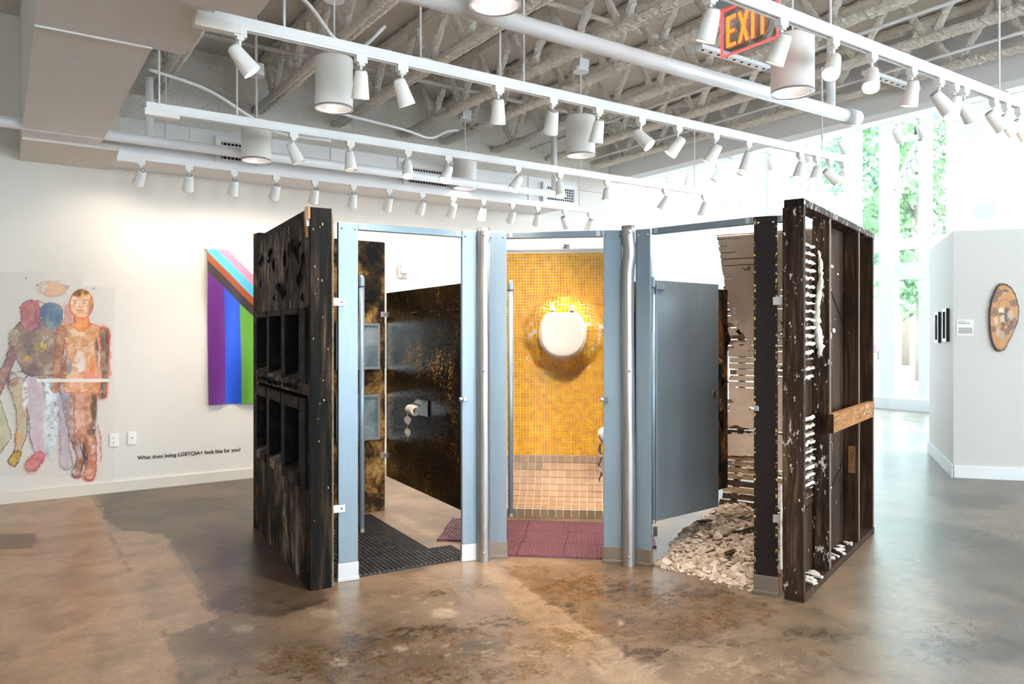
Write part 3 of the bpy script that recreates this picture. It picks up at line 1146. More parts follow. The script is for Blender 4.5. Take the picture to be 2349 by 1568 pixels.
# ------------------------------------------------------------------ cylinder pendants
def pendant(x, y, label, zb=2.88, boxy=True):
    r = empty('pendant_downlight', (x, y, zb))
    tag(r, label, 'pendant lamp', 'white cylinder pendant downlights')
    MB().lathe([(0.0, 0.325), (0.117, 0.325), (0.12, 0.32), (0.12, 0.006)], 40).build('shade', 'lamp_white', r, True)
    MB().lathe([(0.121, 0.0), (0.121, 0.012), (0.108, 0.012), (0.108, 0.0), (0.121, 0.0)], 40).build('trim_ring', 'alu', r, True)
    MB().lathe([(0.108, 0.008), (0.09, 0.09), (0.05, 0.14), (0.0, 0.15)], 32).build('reflector', 'alu', r, True)
    MB().lathe([(0.0, 0.05), (0.022, 0.058), (0.03, 0.08), (0.022, 0.11), (0.0, 0.13)], 16).build('bulb', 'lamp_glow', r, True)
    MB().tube([(0, 0, 0.325), (0, 0, 0.70)], 0.006, 6).build('cord', 'pipe_white', r)
    MB().lathe([(0.0, 0.70), (0.065, 0.70), (0.065, 0.735), (0.0, 0.735)], 20).b2((-0.05, -0.05, 0.735), (0.05, 0.05, 0.80)).build('canopy', 'pipe_white', r)
    MB().tube([(0, 0, 0.80), (0, 0, 4.13 - zb)], 0.012, 8).build('hanger', 'pipe_white', r)
    ld = bpy.data.lights.new('lamp', 'SPOT')
    ld.energy = PENDANT_W * 4
    ld.color = (1.0, 0.88, 0.76)
    ld.spot_size = R(110)
    ld.spot_blend = 0.7
    ld.shadow_soft_size = 0.05
    lo = bpy.data.objects.new('lamp', ld)
    COL.objects.link(lo)
    lo.parent = r
    lo.location = (0, 0, 0.04)


pendant(1.89, 2.92, 'white cylinder pendant cut off by the top of the picture', 2.94)
pendant(1.79, 4.68, 'white cylinder pendant over the charred wall, front left', 2.88)
pendant(1.76, 6.36, 'white cylinder pendant beside the left duct grille', 2.86)
pendant(3.98, 6.72, 'white cylinder pendant beside the middle duct grille', 2.93)
pendant(4.01, 4.88, 'white cylinder pendant at the middle of the ceiling', 2.91)
pendant(3.80, 2.70, 'large white cylinder pendant below the exit sign', 2.82)


def exit_sign():
    x = 3.25
    y0, y1 = onX(1656, x), onX(1784, x)      # left edge (far), right edge (near)
    r = empty('exit_sign', (x, (y0 + y1) / 2, 2.93))
    tag(r, 'clear hanging exit sign with glowing red letters', 'exit sign')
    hw = (y0 - y1) / 2
    MB().b2((-0.004, -hw, 0.0), (0.004, hw, 0.25)).build('panel', 'exit_glass', r)
    m = MB().b2((-0.006, -hw, -0.004), (0.006, hw, 0.004)).b2((-0.006, hw - 0.004, 0), (0.006, hw + 0.004, 0.25)).b2((-0.006, -hw - 0.004, 0), (0.006, -hw + 0.004, 0.25)).b2((-0.006, -hw, 0.246), (0.006, hw, 0.254))
    m.build('lit_edge', 'exit_edge', r)
    MB().b2((-0.03, -hw - 0.02, 0.25), (0.03, hw + 0.02, 0.32)).build('housing', 'sensor_grey', r)
    MB().tube([(0, 0, 0.32), (0, 0, 0.75)], 0.008, 8).build('hanger', 'pipe_white', r)
    # letters in strokes; viewed from -x side, reading runs towards -y
    H, Wd, T = 0.165, 0.052, 0.017
    z0 = 0.04

    def bar(m, u0, v0, u1, v1):
        a, b = Vector((u0, v0)), Vector((u1, v1))
        t = (b - a).normalized()
        nrm = Vector((-t.y, t.x)) * T / 2
        q = [a - nrm, b - nrm, b + nrm, a + nrm]
        m.prism([(hw - p.x, z0 + p.y) for p in q], -0.008, -0.0045, 'yz')
    u = 0.045
    for ch in 'EXIT':
        m = MB()
        if ch == 'E':
            bar(m, u, 0, u, H); bar(m, u, T / 2, u + Wd, T / 2); bar(m, u, H / 2, u + Wd * .85, H / 2); bar(m, u, H - T / 2, u + Wd, H - T / 2)
            w_ = Wd
        elif ch == 'X':
            bar(m, u, 0, u + Wd, H); bar(m, u, H, u + Wd, 0)
            w_ = Wd
        elif ch == 'I':
            bar(m, u + 0.01, 0, u + 0.01, H)
            w_ = 0.02
        else:
            bar(m, u + Wd / 2, 0, u + Wd / 2, H); bar(m, u, H - T / 2, u + Wd, H - T / 2)
            w_ = Wd
        m.build('letter', 'exit_red', r)
        u += w_ + 0.024


exit_sign()
r = empty('ceiling_sensor', (2.22, 3.7 + 0.75, 3.62))
tag(r, 'grey cylindrical sensor hanging among the joists', 'sensor')
MB().lathe([(0.0, 0.30), (0.05, 0.30), (0.055, 0.12), (0.04, 0.10)], 20).build('body', 'sensor_grey', r, True)
MB().lathe([(0.04, 0.10), (0.034, 0.0), (0.0, 0.0)], 16).build('nozzle', 'sensor_grey', r, True)
MB().tube([(0, 0, 0.3), (0, 0, 0.5)], 0.012, 8).build('stem', 'pipe_white', r)
for (x, y, z, lb) in [(2.45, 4.75, 3.33, 'round white smoke detector above the third track'), (3.12, 4.75, 3.30, 'small round white detector behind the third track')]:
    r = empty('smoke_detector', (x, y, z))
    tag(r, lb, 'detector')
    MB().lathe([(0.0, -0.03), (0.05, -0.028), (0.085, -0.01), (0.09, 0.015), (0.0, 0.015)], 24).build('body', 'lamp_white', r, True)
    MB().lathe([(0.0, -0.045), (0.03, -0.042), (0.035, -0.028)], 16).build('chamber', 'sensor_grey', r, True)
    MB().tube([(0, 0, 0.015), (0, 0, 4.13 - z)], 0.008, 6).build('stem', 'pipe_white', r)


# ================================================================== BACK WALL THINGS
def wall_film():
    """painted clear film: one standing nude, one ghosted walking pair"""
    xs = np.arange(-0.42, 0.90, 0.0055)
    zs = np.arange(0.06, 2.0, 0.0055)
    Yf = YB - 0.006
    XX, ZZ = np.meshgrid(xs, zs, indexing='ij')
    px, py = proj(XX, Yf + 0 * XX, ZZ)
    nA = fbm(px / 26, py / 26)
    nB = fbm(px / 9 + 40, py / 9 + 3)
    nC = fbm(px / 4 + 9, py / 4 + 77)
    wx, wy = px + (nB - .5) * 7, py + (fbm(px / 9 + 5, py / 9 + 60) - .5) * 7
    col = np.ones(px.shape + (3,)) * np.array(lin('e8e2da'))
    alp = np.full(px.shape, 0.0)
    sheet = inpoly(px, py, [(-200, 640), (45, 622), (190, 628), (190, 655), (262, 660), (262, 1110), (165, 1090), (-200, 1095)])
    alp[sheet] = 0.09

    def over(m, c, a=1.0):
        nonlocal col, alp
        k = np.clip(m * a, 0, 1)
        c = np.array(lin(c)) if isinstance(c, str) else c
        na = k + alp * (1 - k)
        col = (c * k[..., None] + col * (alp * (1 - k))[..., None]) / np.maximum(na, 1e-4)[..., None]
        alp = na

    def limb(pts):
        d = np.full(px.shape, 1e9)
        for (x0, y0, r0), (x1, y1, r1) in zip(pts[:-1], pts[1:]):
            q, t = segd(wx, wy, (x0, y0), (x1, y1))
            d = np.minimum(d, q - (r0 + (r1 - r0) * t))
        return d

    def poly(pts):
        ins = inpoly(wx, wy, pts)
        d = np.full(px.shape, 1e9)
        for i in range(len(pts)):
            q, _ = segd(wx, wy, pts[i], pts[(i + 1) % len(pts)])
            d = np.minimum(d, q)
        return np.where(ins, -d, d)

    def paint(d, lo, hi, line, a=0.9, lw=1.6, la=0.9, halo=None):
        if halo:
            over(sm(9, 0, d), halo, 0.35)
        body = sm(1.0, -1.0, d)
        t = sm(0.3, 0.7, nA * 0.55 + nB * 0.45)[..., None]
        over(body, np.array(lin(lo)) * (1 - t) + np.array(lin(hi)) * t, a)
        over(sm(lw, lw * .35, np.abs(d)) * sm(0.28, 0.5, nC), line, la)

    def stroke(pts, c, wd=1.2, a=0.85):
        for p, q in zip(pts[:-1], pts[1:]):
            d, _ = segd(wx, wy, p, q)
            over(sm(wd, wd * .3, d), c, a)

    def dab(cx, cy, rx, ry, c, a):
        e = ((wx - cx) / rx) ** 2 + ((wy - cy) / ry) ** 2
        over(sm(1.0, 0.2, e) * sm(0.25, 0.6, nB), c, a)
    # ghosted figures
    dab(120, 662, 45, 22, 'f0c4a0', 0.7)
    dab(150, 720, 30, 28, 'f0a890', 0.6)
    paint(limb([(-30, 1050, 16), (10, 1000, 16), (-10, 930, 14)]), 'cfc7a4', 'e4dcc4', '6a6440', 0.7)
    paint(limb([(52, 750, 14), (33, 800, 11), (10, 857, 10), (-10, 905, 10)]), '9c6a6a', 'c8a090', '6b2a3a', 0.75)
    paint(limb([(40, 885, 20), (50, 940, 12), (50, 988, 13), (41, 1032, 8), (33, 1055, 11)]), 'd8b8a0', 'd9d2b4', '4f4630', 0.75)
    paint(limb([(76, 880, 22), (88, 960, 21), (90, 1005, 21), (95, 1040, 12)]), 'd9c4cc', 'ecdfe4', '5f4652', 0.75)
    paint(limb([(92, 1046, 11), (72, 1068, 14)]), 'c46a70', 'e0a0a0', 'a83c48', 0.8, halo='f0b8b8')
    paint(limb([(38, 1042, 9), (30, 1058, 11)]), 'b89448', 'd4b868', '4a3c1c', 0.85)
    paint(limb([(130, 905, 10), (146, 962, 9), (148, 1022, 10), (152, 1062, 15)]), 'd0c2d0', 'efe0e4', '7a5464', 0.65)
    dab(118, 960, 22, 110, 'e6eef2', 0.9)
    dab(112, 880, 14, 70, 'eef2f6', 0.9)
    dab(58, 905, 9, 40, 'f2f4f8', 0.9)
    dab(40, 1000, 5, 40, 'e69a3c', 0.7)
    paint(poly([(46, 740), (70, 728), (120, 735), (138, 760), (140, 860), (95, 868), (50, 850), (30, 800)]), '8f7468', 'c0a890', '4c3a38', 0.85)
    paint(limb([(34, 765, 12), (30, 785, 10)]), 'c8b090', 'd8c8a8', '6a5a30', 0.5)
    for q in [(80, 745, 40, 16, '7a5878', .7), (60, 775, 26, 18, '7a5a60', .7), (92, 795, 18, 14, 'e6c860', .85), (62, 822, 8, 8, 'e0b428', .9), (70, 800, 22, 18, '57483e', .6), (105, 820, 20, 20, '8a6a5a', .7), (110, 780, 16, 14, 'c8b8a0', .7), (75, 850, 30, 16, '6c4a50', .7), (28, 870, 20, 22, '7c4a58', .7)]:
        dab(*q)
    for pts in ([(55, 790), (70, 800), (62, 815), (80, 822)], [(90, 770), (104, 782), (98, 800), (116, 812)], [(40, 850), (70, 862), (100, 858), (138, 866)], [(120, 770), (136, 790), (140, 830)], [(28, 765), (22, 780), (28, 796)], [(50, 740), (66, 736), (80, 742)]):
        stroke(pts, '3c302c', 1.1, 0.8)
    paint(limb([(70, 712, 24), (70, 738, 20)]), 'b06a72', 'd8988e', '7c4450', 0.8)
    stroke([(50, 712), (70, 694), (88, 690), (108, 700)], 'c8323c', 1.8)
    stroke([(82, 700), (80, 720), (84, 740)], '5a3c34', 1.2)
    paint(limb([(118, 718, 25), (122, 735, 20)]), '5f7a92', '9aa4a4', '44587a', 0.85, la=0.5)
    dab(102, 715, 12, 18, '555a86', .8)
    dab(134, 722, 10, 22, '3f7196', .8)
    # standing figure
    legb = limb([(153, 885, 15), (160, 960, 10), (172, 1008, 9), (186, 1052, 7), (175, 1084, 10)])
    paint(legb, '9a6a48', 'd8c8c8', '5a3020', 0.9)
    dab(150, 910, 10, 50, '9aa8c0', .8)
    legf = limb([(196, 885, 27), (193, 940, 23), (190, 985, 19), (206, 1012, 15), (212, 1055, 9), (205, 1088, 13)])
    paint(legf, 'b98262', 'e8c2b2', 'a04038', 0.95, halo='f6b8b0')
    dab(216, 920, 10, 70, '5a3a1e', .85)
    dab(210, 985, 14, 20, '5c3c28', .85)
    dab(196, 1035, 8, 42, '4a2e1c', .85)
    dab(212, 1025, 9, 22, 'ecd8d0', .9)
    dab(212, 1060, 12, 8, 'c84a4a', .8)
    dab(178, 1092, 13, 6, 'b83a40', .7)
    dab(204, 1100, 14, 5, 'b83a40', .6)
    stroke([(226, 975), (232, 1010), (232, 1060)], 'd0343c', 1.6)
    arm_r = limb([(239, 760, 11), (241, 808, 9), (241, 868, 7), (235, 905, 9)])
    arm_l = limb([(142, 758, 11), (136, 800, 9), (129, 862, 8), (127, 892, 9)])
    tor = poly([(137, 752), (165, 743), (205, 743), (240, 752), (228, 780), (221, 810), (226, 868), (224, 900), (150, 900), (142, 868), (154, 810), (150, 775)])
    paint(tor, 'd09a6a', 'f0d0b4', 'c84838', 0.96, halo='f8c4a8')
    paint(arm_r, '6e5c44', 'b8a488', 'c0382c', 0.95, halo='f6b0a0')
    paint(arm_l, '9c6a48', 'd0a888', 'b04030', 0.95)
    for q in [(178, 765, 26, 14, 'f4dcc0', .8), (158, 768, 9, 9, '9a8a80', .7), (184, 830, 16, 34, 'f6e6e2', .9), (158, 838, 11, 26, '7d8296', .8), (212, 840, 10, 30, 'd8893c', .8), (222, 800, 6, 34, '46331f', .85), (148, 850, 8, 44, '6a3c22', .7), (205, 862, 20, 14, 'f0908c', .8), (176, 880, 12, 22, 'f0a4a8', .8), (246, 795, 5, 46, '4a4030', .8), (130, 880, 8, 20, '7a4a30', .7), (236, 906, 7, 9, '3c2a1e', .7)]:
        dab(*q)
    stroke([(153, 790), (170, 792), (190, 790), (205, 794), (216, 790)], '8c3a2c', 0.9, 0.8)
    stroke([(137, 752), (165, 742), (205, 742), (246, 755), (252, 800), (254, 860)], 'd8362c', 1.4, 0.8)
    paint(limb([(187, 722, 16), (187, 742, 18)]), 'd98040', 'f0b07c', 'd04a30', 0.95)
    hd = np.sqrt(((px + (nC - .5) * 2 - 187) / 26) ** 2 + ((py + (nC - .5) * 2 - 697) / 32) ** 2)
    over(sm(1.12, 1.0, hd), 'd8402c', 0.8)
    t = sm(0.35, 0.65, nB)[..., None]
    over(sm(1.02, 0.96, hd), np.array(lin('e8b894')) * (1 - t) + np.array(lin('f6d8bc')) * t, 1.0)
    over(sm(1.02, 0.96, hd) * sm(196, 208, px) * sm(684, 690, py), '9c5c30', 0.7)            # shaded side of the face
    hair = sm(1.10, 1.03, hd) * np.maximum(sm(685, 677, py + np.abs(px - 180) * 0.25), sm(206, 211, px) * sm(712, 700, py))
    over(hair * 1.0, np.array(lin('7a4a1c')) * (1 - t) + np.array(lin('dba24e')) * t, 1.0)
    for q in [((168, 690), (177, 689), '6a3a24', 1.5), ((189, 690), (199, 688), '5a301c', 1.5), ((170, 694.5), (176, 694.5), '38241a', 1.3), ((190, 694.5), (196, 694.5), '38241a', 1.3),
              ((184, 692), (182, 703), 'b87850', 1.1), ((180, 704), (187, 704), '8a4e34', 1.3), ((176, 711), (189, 711), '9c3c30', 1.5), ((178, 715), (187, 715), 'b87050', 0.9)]:
        d, _ = segd(px, py, q[0], q[1])
        over(sm(q[3], q[3] * .3, d), q[2], 0.9)
    # the joint between the two sheets
    over(((py > 868) & (py < 876) & (px > 85) & (px < 252)) * 1.0, 'f2ece6', 0.9)
    g_ = col.mean(-1, keepdims=True)
    col = np.clip(g_ + (col - g_) * 1.22, 0.002, 1) ** 1.15
    me = grid_mesh('film', xs, zs, lambda a, b: np.stack([a, Yf + 0 * a, b], -1), col, alp)
    r = empty('painted_film', (0.3, Yf, 0.06))
    tag(r, 'painted clear film of a standing nude figure beside ghosted walking figures', 'artwork')
    o = link('film', me, 'film_print', r)
    o.matrix_parent_inverse = Matrix.Translation((-0.3, -Yf, -0.06))
    for (x, y) in [(60, 638), (86, 654), (216, 661), (156, 656)]:
        X = onY(x, Yf)
        z = EYE - (y - HY) / F * (S_ * X + C_ * Yf)
        MB().lathe([(0.0, 0.006), (0.007, 0.004), (0.009, 0.0)], 10).build('pin', 'sensor_grey', r).location = (X - 0.3, -0.004, z - 0.06)
        r.children[-1].rotation_euler = (R(90), 0, 0)


wall_film()


def flag():
    W6, Hf = 0.152, 1.50
    r = empty('pride_flag', (1.645, YB - 0.02, 2.245))
    tag(r, 'pride flag with rainbow stripes and chevrons hung vertically on the wall', 'flag')

    def P(u, v):
        wv = 0.014 * math.sin(u * 21 + v * 2.2) * min(1, v * 1.2 + 0.1) + 0.009 * math.sin(u * 9 - v * 4.1)
        return (u + 0.018 * v / Hf, -0.012 + wv - 0.006 * math.sin(v * 7), -v)
    W = 6 * W6
    k = 152 / 93 / 1000.0
    s = [0.215, 0.107, 0.026, -0.089, -0.196, -0.31]        # where each 45 degree edge meets the hoist, as depth v at u = 0

    def tri(top, bot):
        """V-shaped band between two edges, split in left and right half"""
        L = [(0, top), (W / 2, top + W / 2), (W / 2, bot + W / 2), (0, bot)]
        if top < 0:
            L = [(max(0, -top), 0), (W / 2, max(0, top + W / 2)), (W / 2, bot + W / 2), (max(0, -bot), max(0, bot))]
            if bot > 0 and top < 0:
                L = [(-top, 0), (W / 2, top + W / 2), (W / 2, bot + W / 2), (0, bot), (0, 0)]
        Rr = [(W - a, b) for a, b in L]
        return L, Rr
    bands = [('flag_black', s[1], s[0]), ('flag_brown', s[2], s[1]), ('flag_cyan', s[3], s[2]), ('flag_pink', s[4], s[3])]
    for nm, a, b in bands:
        for q in tri(a, b):
            link('stripe', clip_grid(q, 0.025, P), nm, r)
    for q in ([(-s[4], 0), (W / 2, 0), (W / 2, W / 2 + s[4])],):
        link('stripe', clip_grid(q, 0.025, P), 'flag_white', r)
        link('stripe', clip_grid([(W - a, b) for a, b in q], 0.025, P), 'flag_white', r)
    for i, nm in enumerate(['flag_purple', 'flag_blue', 'flag_green', 'flag_yellow', 'flag_orange', 'flag_red']):
        u0, u1 = i * W6, (i + 1) * W6
        if i < 3:
            q = [(u0, s[0] + u0), (u1, s[0] + u1), (u1, Hf), (u0, Hf)]
        else:
            q = [(u0, s[0] + W - u0), (u1, s[0] + W - u1), (u1, Hf), (u0, Hf)]
        link('stripe', clip_grid(q, 0.025, P), nm, r)
    MB().b2((-0.02, -0.012, -0.005), (0.03, 0.0, 0.04)).build('hanging_tab', 'paper', r)


flag()


def wall_text():
    cu = bpy.data.curves.new('lettering', 'FONT')
    cu.body = 'What does being LGBTQIA+ look like for you?'
    cu.size = 0.06
    cu.offset = 0.0008
    cu.extrude = 0.0008
    tmp = bpy.data.objects.new('tmp', cu)
    COL.objects.link(tmp)
    dg = bpy.context.evaluated_depsgraph_get()
    me = bpy.data.meshes.new_from_object(tmp.evaluated_get(dg))
    bpy.data.objects.remove(tmp)
    xs = [v.co.x for v in me.vertices]
    k = 0.918 / (max(xs) - min(xs))
    for v in me.vertices:
        v.co = Vector(((v.co.x - min(xs)) * k, v.co.y * k * 1.05, v.co.z))
    me.materials.clear()
    o = link('wall_lettering', me, 'black_line')
    o.location = (1.046, YB - 0.002, 0.275)
    o.rotation_euler = (R(90), 0, 0)
    tag(o, 'black vinyl wall lettering asking what being LGBTQIA+ looks like', 'lettering')


wall_text()


def outlet(X, Z, label, duplex):
    r = empty('wall_outlet', (X, YB - 0.001, Z))
    tag(r, label, 'outlet')
    MB().b2((-0.036, -0.006, -0.058), (0.036, 0, 0.058)).build('cover_plate', 'plate_white', r, bevel=0.003)
    if duplex:
        for z in (-0.02, 0.02):
            MB().lathe([(0.0, 0.002), (0.016, 0.002), (0.017, 0.0)], 16).build('socket', 'plate_white', r).location = (0, -0.006, z)
            r.children[-1].rotation_euler = (R(90), 0, 0)
            for x in (-0.006, 0.006):
                MB().b2((x - 0.0016, -0.0095, z - 0.002), (x + 0.0016, -0.007, z + 0.007)).build('slot', 'socket_dark', r)
            MB().b2((-0.002, -0.0095, z - 0.011), (0.002, -0.007, z - 0.007)).build('slot', 'socket_dark', r)
    else:
        MB().b2((-0.02, -0.0085, -0.036), (0.02, -0.005, 0.036)).build('insert', 'plate_white', r)
        MB().b2((-0.005, -0.011, -0.004), (0.005, -0.008, 0.004)).build('jack', 'socket_dark', r)


outlet(0.855, 0.47, 'white duplex power outlet on the back wall next to the painted feet', True)
outlet(1.0, 0.478, 'white single-jack data plate on the back wall above the lettering', False)

# fire alarm strobe seen through the first stall
r = empty('fire_alarm', (3.715, YB, 2.125))
tag(r, 'white wall-mounted fire alarm horn strobe with red lettering', 'fire alarm')
MB().b2((-0.06, -0.03, -0.075), (0.06, 0, 0.075)).build('case', 'plate_white', r, bevel=0.008)
MB().b2((-0.035, -0.05, -0.03), (0.045, -0.03, 0.03)).build('strobe_lens', 'alu', r, bevel=0.008)
for k, z in enumerate((0.055, 0.045)):
    MB().b2((-0.045, -0.0315, z - 0.003), (-0.02, -0.0305, z + 0.003)).build('printed_mark', 'print_red', r)
for k in range(4):
    MB().b2((-0.03, -0.0315, -0.045 - k * 0.007), (0.04, -0.0305, -0.042 - k * 0.007)).build('horn_slot', 'socket_dark', r)


# ================================================================== RIGHT: freestanding partition
def partition():
    P = Vector((7.843, 3.734, 0))
    u = Vector((0.657, -0.753, 0))
    ang = math.atan2(u.y, u.x)
    r = empty('wall_partition', P, ang)      # local x along the front face (to the right), local y away
    struct(r)
    r['label'] = 'freestanding white display partition'
    Lf = Vector((1.497, 0.995, 0)).normalized()
    vv = Vector((-math.sin(ang), math.cos(ang), 0))
    fd = Vector((Lf.dot(u), Lf.dot(vv), 0)).normalized()          # flank direction in the partition's own axes
    MB().prism([(0, 0), (3.2, 0), (3.2 + fd.x * 1.8, fd.y * 1.8), (fd.x * 1.8, fd.y * 1.8)], 0, 2.45, 'xy').build('wall_body', 'partition_shaded_white', r)
    MB().b2((0.0, -0.018, 0), (3.2, 0.0, 0.125)).build('baseboard', 'wall_cool', r, bevel=0.004)
    fn = Vector((-fd.y, fd.x, 0)) * 0.018
    MB().prism([(0, 0), (fn.x, fn.y - 0.018), (fd.x * 1.8 + fn.x, fd.y * 1.8 + fn.y), (fd.x * 1.8, fd.y * 1.8)], 0, 0.125, 'xy').build('baseboard', 'wall_cool', r)

    def loc(x, y):        # photo pixel -> local (s, z) on the front face
        rr = (x - CX) / F
        D = Vector((S_ + C_ * rr, C_ - S_ * rr))
        det = D.x * (-u.y) - D.y * (-u.x)
        t = (P.x * (-u.y) - P.y * (-u.x)) / det
        s = (D.x * P.y - D.y * P.x) / det * -1
        s = (Vector((D.x * t, D.y * t)) - Vector((P.x, P.y))).dot(Vector((u.x, u.y)))
        return s, EYE - (y - HY) / F * t
    # wood slice
    pts = [(830, 210), (900, 225), (985, 285), (1050, 400), (1100, 580), (1105, 690), (1080, 850), (1020, 1000), (940, 1160), (870, 1300), (790, 1330), (720, 1290), (670, 1180), (640, 1030), (625, 850), (625, 660), (660, 480), (720, 320), (770, 240)]
    ol = [loc(2180 + a / 7.13, 620 + b / 7.13) for a, b in pts]
    dense = []
    n = len(ol)
    rr = random.Random(3)
    for i in range(n):
        a, b = ol[i], ol[(i + 1) % n]
        for k in range(5):
            t = k / 5
            dense.append((a[0] + (b[0] - a[0]) * t + rr.uniform(-.003, .003), a[1] + (b[1] - a[1]) * t + rr.uniform(-.003, .003)))
    cxs = sum(p[0] for p in ol) / n
    czs = sum(p[1] for p in ol) / n
    w_ = empty('wood_slice', P + u * cxs + Vector((0, 0, czs)), ang)
    tag(w_, 'oval live-edge wood slice burned with a moth and round blossoms', 'artwork')
    MB().prism([(a - cxs, b - czs) for a, b in dense], -0.035, -0.002).build('bark_edge', 'bark', w_)
    NR, NA = 70, 160
    rs = np.linspace(0.0, 0.955, NR)
    da = np.array(dense)
    idx = np.linspace(0, len(da), NA, endpoint=False)
    ring = np.stack([np.interp(idx, np.arange(len(da) + 1), np.append(da[:, k], da[0, k])) for k in (0, 1)], -1)
    X = cxs + (ring[:, 0] - cxs)[None] * rs[:, None]
    Z = czs + (ring[:, 1] - czs)[None] * rs[:, None]
    # paint in crop space
    inv = {}
    s0, z0 = loc(2180, 620)
    s1, z1 = loc(2349, 840)
    cx_ = (X - s0) / (s1 - s0) * 1205
    cy_ = (Z - z0) / (z1 - z0) * 1568
    nn = fbm(cx_ / 60, cy_ / 200)
    col = np.array(lin('c8812e')) * (0.75 + 0.5 * nn[..., None])

    def over(m, c, a):
        nonlocal col
        k = np.clip(m * a, 0, 1)[..., None]
        col = col * (1 - k) + np.array(lin(c)) * k
    over(sm(0.86, 1.0, rs)[:, None] + 0 * cx_, '5a3414', 0.8)

    def disc(x, y, r_, c, a, ringw=None):
        d = np.hypot(cx_ - x, cy_ - y)
        over(sm(r_ + 8, r_ - 8, d) if ringw is None else sm(ringw, ringw * .3, np.abs(d - r_)), c, a)
    for x, y, r_ in [(760, 380, 60), (712, 480, 48), (1022, 545, 48), (700, 690, 60), (985, 860, 80), (680, 965, 45), (900, 1010, 45), (965, 940, 40)]:
        disc(x, y, r_, '7a4a20', 0.65)
        disc(x, y, r_, '3a2212', 0.9, 12)
        disc(x, y, r_ * .4, '2f1c10', 0.8)
    disc(870, 580, 95, '3a2414', 0.7, 10)
    for x, y, rx, ry, c in [(820, 665, 50, 50, 'ecd2b0'), (900, 660, 40, 45, '1e1814'), (820, 730, 50, 35, '241b16'), (840, 800, 45, 70, 'd8b48c'), (890, 770, 28, 90, '1e1814'), (975, 740, 55, 80, 'b9a48e'), (735, 830, 35, 70, 'cdb8a0'), (850, 890, 40, 45, '1e1814'), (835, 960, 28, 40, '241b16'), (765, 1020, 28, 70, 'bba88e'), (835, 1070, 40, 90, 'a8957c'), (880, 360, 60, 40, '3a2a20'), (880, 380, 40, 12, 'd8c4a4')]:
        e = ((cx_ - x) / rx) ** 2 + ((cy_ - y) / ry) ** 2
        over(sm(1.1, 0.6, e), c, 0.85)
    me = grid_mesh('carved_face', np.arange(NR), np.arange(NA + 1), lambda a, b: np.stack([np.concatenate([X, X[:, :1]], 1) - cxs, 0 * a - 0.0365, np.concatenate([Z, Z[:, :1]], 1) - czs], -1), np.concatenate([col, col[:, :1]], 1))
    link('carved_face', me, 'slice_print', w_)
    # label card
    a0, b0 = loc(2194, 733)
    a1, b1 = loc(2233, 769)
    c_ = empty('label_card', P + u * ((a0 + a1) / 2) + Vector((0, 0, (b0 + b1) / 2)), ang)
    tag(c_, 'small white exhibition label card left of the wood slice', 'label')
    hw, hh = (a1 - a0) / 2, (b0 - b1) / 2
    MB().b2((-hw, -0.006, -hh), (hw, -0.001, hh)).build('card', 'plate_white', c_)
    for z, w2 in ((0.8, .5), (0.62, .85), (0.5, .8)):
        MB().b2((-hw * .85, -0.007, hh * z - 0.004), (-hw * .85 + hw * 1.7 * w2, -0.006, hh * z + 0.002)).build('text_line', 'print_grey', c_)
    for k in range(6):
        MB().b2((-hw * .8, -0.007, -hh * (0.05 + k * .13) - 0.004), (hw * .85, -0.006, -hh * (0.05 + k * .13) + 0.003)).build('text_line', 'print_grey', c_)
    # two framed pictures on the left flank, seen edge-on
    for k, (yy, zz, lb) in enumerate([(0.95, 1.50, 'dark framed picture on the partition flank, farther of the pair'), (0.38, 1.52, 'dark framed picture on the partition flank, nearer of the pair')]):
        f = empty('framed_picture', P, math.atan2(Lf.y, Lf.x) - R(90))
        f.location = P + Lf * yy + Vector((0, 0, zz))
        tag(f, lb, 'picture', 'framed pictures on the partition flank')
        m = MB().b2((-0.03, -0.13, -0.17), (-0.001, 0.13, -0.14)).b2((-0.03, -0.13, 0.14), (-0.001, 0.13, 0.17)).b2((-0.03, -0.13, -0.14), (-0.001, -0.1, 0.14)).b2((-0.03, 0.1, -0.14), (-0.001, 0.13, 0.14))
        m.build('frame', 'art_dark', f)
        MB().b2((-0.012, -0.1, -0.14), (-0.002, 0.1, 0.14)).build('picture', 'art_light', f)


partition()
# low display panel and plinths in the front hall
o = MB().b2((8.6, 8.3, 0), (11.4, 8.45, 2.5)).build('display_partition', 'wall_cool')
struct(o)
r = empty('display_plinth', (9.55, 6.05, 0))
tag(r, 'pale blue display plinth in the front hall behind the stud wall', 'plinth')
MB().b2((-0.28, -0.28, 0.04), (0.28, 0.28, 0.98)).build('body', 'wall_cool', r, bevel=0.004)
MB().b2((-0.25, -0.25, 0), (0.25, 0.25, 0.04)).build('plinth_base', 'wall_cool', r)
r = empty('toy_sculpture', (9.55, 6.05, 0.98))
tag(r, 'small colourful figure sculpture standing on the pale plinth', 'sculpture')
rr = random.Random(2)
for k in range(16):
    a = rr.uniform(0, 6.28)
    h = 0.08 + 0.55 * k / 16
    q = MB().lathe([(0.0, -0.06), (0.05, -0.04), (0.075, 0.0), (0.05, 0.045), (0.0, 0.06)], 10)
    o = q.build('bead', ('toy_red', 'toy_yellow', 'toy_green', 'plate_white')[k % 4], r, True)
    o.location = (0.09 * math.cos(a) * (1.3 - k / 16), 0.09 * math.sin(a) * (1.3 - k / 16), h)
MB().lathe([(0.0, 0.0), (0.14, 0.0), (0.12, 0.03), (0.03, 0.05), (0.02, 0.66), (0.0, 0.68)], 14).build('stem', 'toy_red', r, True)


